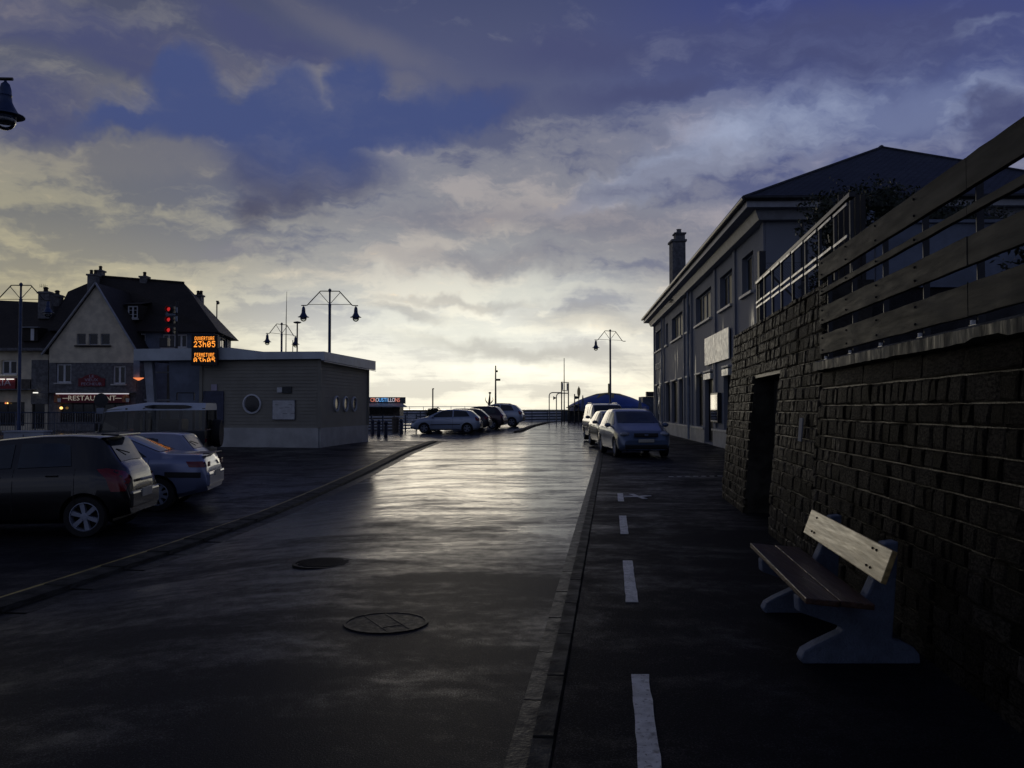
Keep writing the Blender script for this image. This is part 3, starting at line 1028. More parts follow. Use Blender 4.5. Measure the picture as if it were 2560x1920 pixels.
def terrace_railing():
    rp = lambda y, z, o_=0.0: Vector((2.72 + .115 * y, y, z)) + NW * o_
    r = thing('terrace_railing', 'steel railing with paired mid rails above the far stone wall', 'railing', tuple(rp(13, 2.95)))
    MB().bar(rp(9.6, 4.06), rp(15.9, 3.98), .07, .05).build('top_rail', 'steel_dark', r)
    ys_ = [9.65, 10.35, 11.1, 11.9, 12.75, 13.6, 14.35, 15.1, 15.85]
    for y in ys_:
        MB().bar(rp(y, 2.9), rp(y, 4.0), .035, .035).build('stanchion', 'steel_dark', r)
    for a, b in zip(ys_, ys_[1:]):
        for z in (3.965, 3.60, 3.51):  # uppermost row added to stand in for pale reflections below the top rail
            MB().bar(rp(a + .05, z + .01, .03), rp(b - .05, z, .03), .018, .032).build('rail', 'steel_grey', r)
    # gate post and wire mesh of the terrace corner
    g = thing('mesh_fence', 'sagging wire mesh fence with a thick dark post at the wall end', 'fence', (4.62, 15.75, 2.9))
    MB().box((4.60, 15.78, 3.72), (.12, .12, 1.66)).build('post', 'steel_dark', g)
    MB().bar((4.66, 15.7, 4.2), (5.7, 15.4, 3.0), .04, .04).build('brace', 'steel_dark', g)
    MB().bar((6.35, 15.6, 2.9), (6.35, 15.6, 4.5), .05, .05).build('post', 'steel_dark', g)
    wm = MB()
    for i in range(34):
        x0 = 4.66 + i * .05
        wm.bar((x0, 15.7, 3.0), (min(6.35, x0 + 1.3), 15.7, 3.0 + min(1.3, 6.35 - x0)), .004, .004)
        wm.bar((x0, 15.705, 4.3), (min(6.35, x0 + 1.3), 15.705, 4.3 - min(1.3, 6.35 - x0)), .004, .004)
    wm.bar((4.66, 15.7, 4.32), (6.35, 15.6, 4.32), .008, .008)
    wm.build('wire_mesh', 'wire', g)['kind'] = 'stuff'
    MB().box((5.62, 15.68, 4.33), (.18, .03, .06)).build('tensioner', 'steel_dark', g)
    # dark slatted gate at the near end of the railing
    t = thing('slatted_gate', 'tall dark slatted gate leaf at the near end of the railing', 'gate', (4.55, 11.6, 2.92))
    for i in range(5):
        MB().box((4.42 + i * .075, 11.5, 3.72), (.062, .03, 1.62)).build('slat', 'gate_timber', t)
    MB().box((4.57, 11.53, 3.2), (.40, .03, .06)).build('ledge', 'gate_timber', t)
    # rendered garden wall with capped pier
    w_ = thing('garden_wall', 'pale rendered garden wall with capped pier behind the board fence', 'wall', (7.5, 16, 2.92))
    MB().box((8.35, 16.0, 3.98), (3.2, .2, 2.25)).build('panel', 'render_wall', w_)
    MB().box((6.5, 15.95, 4.05), (.36, .36, 2.45)).build('pier', 'render_wall', w_)
    MB().add([(6.30, 15.75, 5.275), (6.70, 15.75, 5.275), (6.70, 16.15, 5.275), (6.30, 16.15, 5.275), (6.5, 15.95, 5.42)], [(0, 1, 2, 3), (0, 1, 4), (1, 2, 4), (2, 3, 4), (3, 0, 4)]).build('pier_cap', 'render_wall', w_)
    MB().box((8.3, 15.985, 5.13), (3.0, .3, .06)).build('wall_cap', 'render_wall', w_)
terrace_railing()

def leaf_cloud(mb, blobs, n, size, seed, flat=.5):
    rr = random.Random(seed)
    tot = sum(b[3] * b[4] * b[5] for b in blobs)
    for (cx, cy, cz, ax, ay, az) in blobs:
        k = int(n * (ax * ay * az) / tot)
        for _ in range(k):
            d = Vector((rr.gauss(0, 1), rr.gauss(0, 1), rr.gauss(0, 1))).normalized()
            q = rr.random() ** .42
            # clumps: pull leaves towards lumpy shells
            lump = 1 + .18 * math.sin(7 * d.x + seed) * math.sin(6 * d.y + 2) + .16 * math.sin(9 * d.z + 1 + seed)
            c = Vector((cx + d.x * ax * q * lump, cy + d.y * ay * q * lump, cz + d.z * az * q * lump))
            s = size * rr.uniform(.55, 1.35)
            a = Vector((rr.gauss(0, 1), rr.gauss(0, 1), rr.gauss(0, 1))).normalized()
            b = a.cross(Vector((rr.gauss(0, 1), rr.gauss(0, 1), rr.gauss(0, 1)))).normalized()
            base = len(mb.v)
            mb.v += [tuple(c - a * s), tuple(c + b * s * flat), tuple(c + a * s), tuple(c - b * s * flat)]
            mb.f.append((base, base + 1, base + 2, base + 3))
def shrub(name, label, cat, base, blobs, n, size, seed, stems, mat='foliage_dark'):
    r = thing(name, label, cat, base)
    mb = MB(); leaf_cloud(mb, blobs, int(n * 1.7), size * .8, seed)
    rq = random.Random(seed)
    for b in blobs:
        k0 = len(mb.v)
        mb.ball(b[:3], (b[3] * .62, b[4] * .62, b[5] * .62), 12)
        mb.v[k0:] = [tuple(b[i] + (v[i] - b[i]) * q for i in range(3)) for v, q in ((v, rq.uniform(.75, 1.15)) for v in mb.v[k0:])]
    mb.build('crown', mat, r, fix=False)
    tr = MB()
    rr = random.Random(seed + 5)
    for b in blobs[:stems]:
        p0 = Vector(base); p1 = Vector(b[:3])
        mid = p0.lerp(p1, .5) + Vector((rr.uniform(-.15, .15), rr.uniform(-.15, .15), 0))
        tr.tube([p0, mid, p1], [.07, .05, .02], 7)
    tr.build('trunk', 'bark', r)
shrub('garden_shrub', 'dark bushy shrub rising over the pale garden wall', 'shrub', (7.6, 18.2, 2.9),
      [(7.0, 18.2, 5.7, .9, .6, .75), (7.9, 18.3, 5.9, 1.0, .6, .7), (8.9, 18.2, 5.6, 1.0, .6, .65), (7.6, 18.2, 4.6, 1.3, .6, 1.1), (9.8, 18.3, 5.5, 1.0, .6, .6)], 9000, .055, 3, 5)
shrub('ivy_clump', 'dark leafy clump at the near end of the terrace railing', 'shrub', (4.6, 12.2, 2.92),
      [(4.66, 12.2, 4.15, .22, .3, .55), (4.9, 12.3, 4.4, .3, .3, .4), (4.5, 12.1, 3.5, .25, .3, .5)], 2600, .04, 8, 3)
shrub('evergreen_tree', 'dark evergreen tree behind the near end of the board fence', 'tree', (7.1, 9.8, 2.92),
      [(6.3, 9.7, 3.4, .7, .5, .55), (7.2, 9.9, 4.0, 1.0, .6, .75), (6.9, 9.8, 3.0, 1.0, .6, .6), (8.2, 9.9, 3.9, 1.0, .6, 1.0), (5.6, 9.6, 2.75, .5, .4, .45)], 9000, .05, 21, 4)

# ------------------------------------------------------------------ bench
def bench():
    ax = Vector((.120, .9928, 0))
    r = thing('park_bench', 'bench with pale timber backrest and blue-grey concrete legs against the stone wall', 'bench', (2.15, 6.2, .04))
    prof = [(1.838, .04), (1.825, .074), (1.848, .12), (1.922, .162), (2.0, .198), (2.08, .236), (2.094, .252), (2.08, .273), (1.95, .318), (1.83, .358), (1.815, .37),
            (1.812, .452), (1.82, .462), (2.20, .436), (2.236, .449), (2.293, .57), (2.365, .80), (2.45, .81), (2.442, .678), (2.405, .20), (2.43, .183), (2.48, .172), (2.54, .142), (2.575, .10), (2.58, .04)]
    for yb in (5.53, 6.88):
        dx = (yb - 5.53) * .118
        mb = MB()
        mb.prism([(a + dx, z) for a, z in prof], (0, yb - .055, 0), (1, 0, 0), (0, 0, 1), (0.01, 1, 0), .11)
        mb.build('leg', 'bench_concrete', r, bevel=.012)
    def plank(c0, c1, w, t, tilt, mat, name, lab=None):
        d = (c1 - c0); L = d.length; d.normalize()
        across = Vector((-d.y, d.x, 0)) * -1      # towards the wall
        a = (across * math.cos(tilt) + Vector((0, 0, 1)) * math.sin(tilt))
        nn = d.cross(a)
        m = Matrix((d, a, nn)).transposed()
        o = MB().box((c0 + c1) / 2, (L, w, t), m).build(name, mat, r, bevel=.006)
        if lab: o['label'] = lab
        return o, m
    y0, y1 = 5.10, 7.19
    f = lambda x0, y, z: Vector((x0 + (y - 5.1) * .12, y, z))
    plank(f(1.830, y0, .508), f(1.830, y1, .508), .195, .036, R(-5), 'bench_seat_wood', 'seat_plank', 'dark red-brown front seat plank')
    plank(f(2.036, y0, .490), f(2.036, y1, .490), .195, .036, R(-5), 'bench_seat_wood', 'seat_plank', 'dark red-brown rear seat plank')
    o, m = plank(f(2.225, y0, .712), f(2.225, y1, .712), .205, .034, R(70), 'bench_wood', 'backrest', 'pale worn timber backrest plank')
    nn = m.col[2]
    for yb in (5.36, 5.44, 6.86, 6.94):
        for k in (-.055, .06):
            if rng.random() < .8:
                c = f(2.225, yb, .712) + m.col[1] * k + (nn * .018 if nn.x < 0 else -nn * .018)
                MB().ball(c, (.009, .009, .009), 8).build('bolt', 'iron', o)
bench()

# ------------------------------------------------------------------ building helpers
ZV = Vector((0, 0, 1))
def pierced(mb, O, u, n, s0, s1, z0, z1, holes, depth=.16):
    """wall face with real openings and reveals; holes = (sa, sb, za, zb)"""
    O, u, n = Vector(O), Vector(u), Vector(n)
    P = lambda s, z, d=0.0: O + u * s + ZV * z - n * d
    ss_ = sorted({s0, s1, *[h[0] for h in holes], *[h[1] for h in holes]})
    zs_ = sorted({z0, z1, *[h[2] for h in holes], *[h[3] for h in holes]})
    for a, b in zip(ss_, ss_[1:]):
        for c, d in zip(zs_, zs_[1:]):
            ms, mz = (a + b) / 2, (c + d) / 2
            if any(h[0] < ms < h[1] and h[2] < mz < h[3] for h in holes): continue
            mb.quad(P(a, c), P(b, c), P(b, d), P(a, d))
    for a, b, c, d in holes:
        mb.quad(P(a, c), P(a, d), P(a, d, depth), P(a, c, depth))
        mb.quad(P(b, c), P(b, c, depth), P(b, d, depth), P(b, d))
        mb.quad(P(a, d), P(b, d), P(b, d, depth), P(a, d, depth))
        mb.quad(P(a, c), P(a, c, depth), P(b, c, depth), P(b, c))
        mb.quad(P(a, c, depth), P(a, d, depth), P(b, d, depth), P(b, c, depth))
def window(root, O, u, n, hole, lights=2, fr=.055, depth=.16, fmat='white_paint', gmat='window_glass', sill=.0, bars=0, smat='sill_stone', name='window'):
    O, u, n = Vector(O), Vector(u), Vector(n)
    a, b, c, d = hole
    m = Matrix((u, n, ZV)).transposed()
    P = lambda s, z, o_: O + u * s + ZV * z + n * o_
    f = MB()
    dd = -depth + .045
    e = .003
    for s in (a + fr / 2 + e, b - fr / 2 - e):
        f.box(P(s, (c + d) / 2, dd), (fr, .05, d - c - 2 * e), m)
    for z in (c + fr / 2 + e, d - fr / 2 - e):
        f.box(P((a + b) / 2, z, dd), (b - a - 2 * fr - 2 * e, .046, fr), m)
    for i in range(1, lights):
        s = a + (b - a) * i / lights
        f.box(P(s, (c + d) / 2, dd), (fr * 1.3, .052, d - c - 2 * fr), m)
    for i in range(bars):
        f.box(P((a + b) / 2, c + (d - c) * (i + 1) / (bars + 1), dd), (b - a - 2 * fr, .03, .03), m)
    w = f.build(name, fmat, root)
    for i in range(lights):
        s0 = a + (b - a) * i / lights; s1 = a + (b - a) * (i + 1) / lights
        MB().box(P((s0 + s1) / 2, (c + d) / 2, -depth + .028), (s1 - s0 - fr, .008, d - c - fr), m).build('pane', gmat, w)
    if sill:
        MB().box(P((a + b) / 2, c - .045, sill / 2 - .02), (b - a + .16, sill + .04, .09), m).build('sill', smat, w)
    return w

# ------------------------------------------------------------------ right: tourist office
def tourist_office():
    u = Vector((.0644, .99793, 0)); n = Vector((-.99793, .0644, 0))
    A = Vector((6.43 + .0645 * 27.7, 27.7, 0))
    S = lambda Y: (Y - 27.7) / .99793
    r = thing('tourist_office', 'long two-storey grey-blue office with slate hip roof and tall ground-floor openings', 'building', tuple(A))
    m = Matrix((u, n, ZV)).transposed()
    LEN = S(63.2)
    ups = [(29.6, 31.5, 2), (33.4, 36.1, 3), (38.3, 42.9, 4), (45.0, 46.2, 1), (47.8, 52.8, 4), (54.8, 56.0, 1), (57.5, 62.4, 4)]
    lows = [(33.8, 35.4), (38.0, 40.2), (40.9, 43.0), (45.0, 46.3), (47.4, 49.5), (50.4, 53.1), (53.9, 56.2), (57.3, 59.2), (60.5, 62.5)]
    H1 = [(S(a), S(b), 5.75, 7.15) for a, b, _ in ups]
    H0 = [(S(a), S(b), .80, 3.30) for a, b in lows]
    H0[1] = (H0[1][0], H0[1][1], .12, 3.30)
    Hn = (S(29.2), S(31.6), .80, 3.3)
    wl = MB()
    pierced(wl, A, u, n, 0, LEN, -.3, 8.02, H1 + H0 + [Hn], .24)
    # end wall facing the camera and back
    eu = Vector((1, -.03, 0)).normalized(); en = Vector((-.03, -1, 0)).normalized()
    D = 11.0
    EH = [(3.0, 4.1, 5.4, 7.2)]
    pierced(wl, A, eu, en, 0, D, -.3, 8.02, EH, .2)
    B = A + u * LEN
    wl.quad(A + eu * D, B + eu * D, B + eu * D + ZV * 8.02, A + eu * D + ZV * 8.02)
    wl.quad(B - ZV * .3, B + eu * D - ZV * .3, B + eu * D + ZV * 8.02, B + ZV * 8.02)
    wl.build('wall', 'facade_paint', r)
    for (a, b, k), h in zip(ups, H1):
        window(r, A, u, n, h, k, .07, .24, 'render_grey', 'office_glass', .12)
    for h in H0 + [Hn]:
        window(r, A, u, n, h, 1 if h[1] - h[0] < 1.5 else 2, .06, .24, 'steel_dark', 'office_glass')
    window(r, A, eu, en, EH[0], 1, .06, .2, 'render_grey', 'office_glass', .08)
    # plinth ledge, broken at the door
    for a, b in ((S(28.2), S(37.9)), (S(40.3), S(50.2)), (S(50.3), LEN - .1)):
        MB().box(A + u * (a + b) / 2 + ZV * .74 + n * .045, (b - a, .12, .08), m).build('ledge', 'sill_stone', r)
        MB().box(A + u * (a + b) / 2 + ZV * .34 + n * .015, (b - a, .05, .70), m).build('plinth', 'plinth', r)
    # flat piers between openings, raised a little from the face
    edges = [27.75, 32.6, 37.0, 44.05, 46.95, 56.9, 63.1]
    for Y in edges:
        MB().box(A + u * (S(Y) + .2) + ZV * 4.42 + n * .03, (.42, .08, 7.15), m).build('pier', 'facade_paint', r)
    for Y, rad in ((44.6, .06), (57.0, .05)):
        MB().tube([A + u * S(Y) + n * .16 + ZV * .1, A + u * S(Y) + n * .16 + ZV * 7.7], rad, 8).build('downpipe', 'render_grey', r, smooth=True)
    MB().tube([A + eu * 1.15 + en * .08 + ZV * .1, A + eu * 1.15 + en * .08 + ZV * 7.6], .045, 8).build('downpipe', 'steel_dark', r, smooth=True)
    # small pale lintel boards over the openings
    for a, b in lows:
        z = 3.36
        MB().box(A + u * (S(a) + S(b)) / 2 + ZV * z + n * .05, ((b - a) * .9, .11, .07), m).build('lintel', 'sill_stone', r)
    for a, b in (lows[0], lows[1]):
        MB().box(A + u * (S(a) + S(b)) / 2 + ZV * 3.12 + n * .02, ((b - a) * .88, .16, .26), m).build('shutter_box', 'panel_white', r)
    # eaves: soffit box, fascia, gutter
    ov = .75
    def ring(o_, z):
        return [A - u * o_ - eu * 0 + n * o_ + ZV * z, A + eu * (D + o_) - u * o_ + ZV * z, B + eu * (D + o_) + u * o_ + ZV * z, B + n * o_ + u * o_ + ZV * z]
    lo, hi = ring(ov, 8.02), ring(ov, 8.34)
    ea = MB().add(lo + hi, [(0, 1, 2, 3), (4, 7, 6, 5), (0, 4, 5, 1), (1, 5, 6, 2), (2, 6, 7, 3), (3, 7, 4, 0)])
    ea.build('eaves', 'fascia', r)
    ca = ring(.28, 7.72); cb = ring(.42, 8.015)
    MB().add(ca + cb, [(0, 1, 2, 3), (4, 7, 6, 5), (0, 4, 5, 1), (1, 5, 6, 2), (2, 6, 7, 3), (3, 7, 4, 0)]).build('cornice', 'fascia', r)
    rg = ring(ov + .09, 8.30)
    for a, b in ((0, 1), (3, 0)):
        MB().tube([rg[a], rg[b]], .085, 10).build('gutter', 'steel_dark', r, smooth=True)
    # hip roof
    e0, e1, e2, e3 = ring(ov + .04, 8.345)
    mid0 = (e0 + e1) / 2; mid1 = (e2 + e3) / 2
    r0 = mid0 + u * 5.6; r1 = mid1 - u * 5.6
    r0.z = r1.z = 11.55
    rf = MB().add([e0, e1, e2, e3, r0, r1], [(0, 1, 4), (1, 2, 5, 4), (2, 3, 5), (3, 0, 4, 5), (0, 3, 2, 1)])
    roof = rf.build('roof', 'slate', r)
    MB().tube([r0 + ZV * .02, r1 + ZV * .02], .09, 8).build('ridge', 'steel_dark', roof)
    for a, b in ((e0, r0), (e1, r0)):
        MB().tube([a + ZV * .02, b + ZV * .02], .05, 6).build('hip_tile', 'slate', roof)
    # chimney near the street eave
    cx, cy = 9.58, 49.6
    ch = MB().box((cx, cy, 9.55), (.74, 1.1, 3.4)).build('chimney', 'stone_facing', roof)
    c2 = MB().box((cx, cy, 11.31), (.88, 1.25, .12)).box((cx + .12, cy, 11.55), (.55, .6, .36)).box((cx + .12, cy, 11.77), (.68, .75, .08)).lathe([(.15, 11.81), (.13, 12.03), (.16, 12.05)], (cx + .1, cy, 0), 10)
    c2.build('chimney_head', 'stone_facing', roof)
    # letters of the office, far end
    text('lettering', 'OFFICE DE TOURISME', .62, A + u * S(59.85) + ZV * 4.62 + n * .05, -u, n, 'letters_pale', r, sx=.80, extrude=.02)
    # display box between the first openings and the poster at the far corner
    d = thing('poster_case', 'glazed poster case reflecting the evening sky between two tall openings', 'display case', tuple(A + u * S(36.7) + ZV * 1.1))
    cpos = A + u * S(36.7) + n * .10 + ZV * 1.70
    MB().box(cpos, (1.75, .16, 1.25), m).build('case', 'steel_dark', d, bevel=.01)
    MB().box(cpos + n * .084, (1.6, .008, 1.1), m).build('pane', 'poster_glass', d)
    MB().box(cpos - ZV * .56 + n * .09, (1.5, .012, .05), m).build('ledge', 'sill_stone', d)
    pn = thing('blank_hoarding', 'large blank white panel hung on the upper facade of the long office', 'panel', tuple(A + u * S(36.5) + ZV * 3.63))
    for i in range(2):
        MB().box(A + u * (S(33.65) + 1.475 + 2.95 * i) + n * .09 + ZV * 4.245, (2.94, .05, 1.23), m).build('sheet', 'panel_white', pn)
    MB().box(A + u * (S(33.65) + 2.95) + n * .05 + ZV * 4.245, (5.7, .04, 1.1), m).build('batten', 'steel_dark', pn)
    bn = MB()
    for i in range(9):
        zz = 3.2 - i * .24; wv = .05 * math.sin(i * 1.3)
        bn.v += [tuple(A + u * (S(59.6) - .28 + wv) + n * (.14 + wv) + ZV * zz), tuple(A + u * (S(59.6) + .28 + wv * .6) + n * (.12 + wv * .5) + ZV * zz)]
    bn.f = [(2 * i, 2 * i + 1, 2 * i + 3, 2 * i + 2) for i in range(8)]
    o = bn.build('hanging_banner', 'panel_white', None, fix=False)
    sm = o.modifiers.new('thick', 'SOLIDIFY'); sm.thickness = .012
    tag(o, 'narrow pale banner hanging by the far corner of the long office', 'banner')
tourist_office()

# ------------------------------------------------------------------ left: harbour office with portholes
FRONT_Y = 34.9
def harbour_office():
    C = Vector((-7.80, 34.8, 0))            # right front corner
    E = Vector((-6.95, 41.2, 0))            # right rear corner
    Wf = Vector((-12.9, 35.75, 0))          # left end of the clad front
    L = Vector((-15.75, 36.2, 0))           # left end of the canopy
    r = thing('harbour_office', 'low flat-roofed harbour office with timber cladding, portholes and pale parapet', 'building', (-10.5, 37.5, -.05))
    fu = (C - Wf).normalized(); fn = Vector((fu.y, -fu.x, 0)); fl = (C - Wf).length
    su = (E - C).normalized(); sn = Vector((su.y, -su.x, 0)); sl = (E - C).length
    zt, zp = 3.66, .87
    back = [Vector((-7.6, 44.5, 0)), Vector((-15.2, 45.5, 0)), Vector((-15.2, 39.5, 0)), Vector((-12.9, 39.5, 0))]
    foot = [Wf, C, E] + back
    core = MB()
    k = len(foot)
    core.v = [(p.x, p.y, -.3) for p in foot] + [(p.x, p.y, 3.95) for p in foot]
    core.f = [(i, (i + 1) % k, k + (i + 1) % k, k + i) for i in range(k)] + [tuple(range(k, 2 * k))]
    core.build('wall', 'render_grey', r)
    # lapped boards
    for O, uu, nn, ln, mat in ((Wf, fu, fn, fl, 'cladding'), (C, su, sn, sl, 'cladding')):
        cl = MB()
        z = zp; st = .139
        while z < zt - .02:
            a, b = O + nn * .045, O + nn * .02
            z2 = min(z + st, zt)
            p = [O + nn * .05 + ZV * z, O + uu * ln + nn * .05 + ZV * z, O + uu * ln + nn * .028 + ZV * z2, O + nn * .028 + ZV * z2]
            q = [O + nn * .012 + ZV * z, O + uu * ln + nn * .012 + ZV * z]
            cl.add(p, [(0, 1, 2, 3)]); cl.add([q[0], q[1], p[1], p[0]], [(0, 1, 2, 3)])
            z = z2
        cl.build('cladding', mat, r)['kind'] = 'stuff'
        mm = Matrix((uu, nn, ZV)).transposed()
        MB().box(O + uu * ln / 2 + nn * .03 + ZV * (zp - .5), (ln - .01, .10, 1.0), mm).build('plinth', 'plinth', r)
    for p, nn in ((C, (fn + sn).normalized()), (E, sn), (Wf, fn)):
        MB().box(p + nn * .045 + ZV * 2.26, (.12, .12, 2.8)).build('corner_post', 'cladding', r)
    # parapet: higher over the left bay, stepping down towards the corner
    ov = .32
    Ln, Cn, En = L + fn * ov, C + (fn + sn) * ov, E + sn * ov + su * .35
    pts_b = [Ln, Cn, En]
    pl = (Cn - Ln).length
    fuL = (Cn - Ln).normalized()
    pa = MB()
    prof = [(0, 3.66), (pl, 3.66), (pl, 3.95), (pl - 2.6, 3.97), (pl - 4.0, 4.15), (0, 4.15)]
    pa.prism(prof, Ln, fuL, ZV, -fn, .12)
    prof2 = [(0, 3.52), ((En - Cn).length, 3.52), ((En - Cn).length, 3.95), (0, 3.95)]
    prof2[0] = (0, 3.60)
    pa.build('parapet', 'parapet', r)
    ps = MB()
    su2 = (En - Cn).normalized()
    ps.prism(prof2, Cn + sn * .001, su2, ZV, -sn, .12)
    ps.build('parapet', 'parapet', r)
    MB().add([Ln - fn * .1 + ZV * 3.72, Cn + ZV * 3.72 - fn * .1 - sn * .1, En + ZV * 3.72 - sn * .1, Vector((-7.2, 44.8, 3.72)), Vector((-15.6, 45.8, 3.72))], [(0, 1, 2, 3, 4)]).build('roof_deck', 'render_grey', r, fix=False)
    MB().add([Ln - fn * .02 + ZV * 3.665, Cn + ZV * 3.665 - fn * .02, Cn - fn * .6 + ZV * 3.665, Ln - fn * 3.0 + ZV * 3.665], [(0, 1, 2, 3)]).build('soffit', 'render_grey', r, fix=False)
    MB().bar(Cn + ZV * 3.55 + sn * .01, En + ZV * 3.47 + sn * .01, .02, .03).build('lit_soffit_edge', 'white_paint', r)  # white bar imitating the lit lower edge of the overhang
    # portholes
    def porthole(O, uu, nn, s, z, rad):
        c = O + uu * s + ZV * z + nn * .05
        mm = Matrix((uu, ZV, nn)).transposed()
        f = MB()
        f.lathe([(rad, -.02), (rad * 1.02, .05), (rad * .88, .07), (rad * .82, .01), (rad * .82, -.02)], c, 28, mm)
        o = f.build('porthole', 'white_paint', r, smooth=True)
        MB().lathe([(rad * .81, 0), (rad * .81, .012), (.0, .013)], c, 28, mm).build('pane', 'window_glass', o)
    porthole(Wf, fu, fn, (KX(634, 35.3) + 12.9), KZ(1010, 35.3), .40)
    for s, rad in ((1.9, .34), (3.1, .34), (4.3, .34)):
        porthole(C, su, sn, s, KZ(1010, 37.5), rad)
    fm = Matrix((fu, fn, ZV)).transposed()
    at = lambda px, py, d=.07, Y=35.2: Wf + fu * ((KX(px, Y) + 12.9)) + ZV * KZ(py, Y) + fn * d
    # door with small sign above
    dr = MB().box(at(527, 1040), (.92, .05, 2.05), fm).build('door', 'door_blue', r)
    MB().box(at(505, 1042, .11), (.03, .05, .14), fm).build('handle', 'galvanised', dr)
    # notice board and two little plates
    nb = thing('notice_board', 'white notice board on the timber front of the harbour office', 'notice board', tuple(at(718, 1050)))
    MB().box(at(718, 1024.5, .085), (1.0, .05, .82), fm).build('frame', 'steel_grey', nb, bevel=.008)
    b = MB().box(at(718, 1024.5, .113), (.94, .012, .76), fm).build('sheet', 'board_white', nb)
    for i, (px, py) in enumerate(((700, 1012), (712, 1020), (728, 1018), (736, 1012), (722, 1034), (744, 1034))):
        MB().box(at(px, py, .124), (.16 + .03 * (i % 3), .004, .012), fm).build('notice', 'sign_dark', b)
    p1 = MB().box(at(706, 975, .08), (.21, .03, .21), fm).build('wall_sign', 'board_white'); tag(p1, 'small square white sign above the notice board', 'sign')
    p2 = MB().box(at(726, 975, .08), (.40, .03, .28), fm).build('wall_sign', 'sign_dark'); tag(p2, 'small dark sign beside the square white sign', 'sign')
    p3 = MB().box(at(529, 968, .08), (.26, .03, .26), fm).build('wall_sign', 'sign_lilac'); tag(p3, 'small pale square plate above the blue door', 'sign')
    # open porch on the left: leaning pillars, rear glazing with rails
    for x0, x1, w_, lab in ((KX(357, 36.2), KX(377, 36.2), .34, 'leaning pale pillar'),):
        pb = MB()
        yb = 36.25
        pb.add([(x0, yb, 3.66), (x0 + w_, yb, 3.66), (x1 + w_ * .8, yb, -.1), (x1, yb, -.1), (x0, yb + .3, 3.66), (x0 + w_, yb + .3, 3.66), (x1 + w_ * .8, yb + .3, -.1), (x1, yb + .3, -.1)],
               [(0, 1, 2, 3), (4, 7, 6, 5), (0, 4, 5, 1), (1, 5, 6, 2), (2, 6, 7, 3), (3, 7, 4, 0)])
        pb.build('pillar', 'render_white', r)
    MB().add([(KX(421, 36), 36.0, 3.66), (-12.92, 35.8, 3.66), (-12.92, 35.8, -.2), (KX(429, 36), 36.0, -.2), (KX(421, 36), 39, 3.66), (-12.92, 39, 3.66), (-12.92, 39, -.2), (KX(429, 36), 39, -.2)],
             [(0, 1, 2, 3), (0, 3, 7, 4), (4, 7, 6, 5)]).build('side_wall', 'render_wall', r)
    bw = MB().box((-14.6, 39.4, 1.8), (2.4, .1, 3.7)).build('porch_wall', 'kiosk_body', r)
    for z in (KZ(931, 37), KZ(1000, 37)):
        MB().bar((KX(362, 37), 37.0, z), (KX(424, 37), 37.0, z), .06, .07).build('porch_rail', 'fascia', r)
    return r, at, fm, fn, fu
HO = harbour_office()

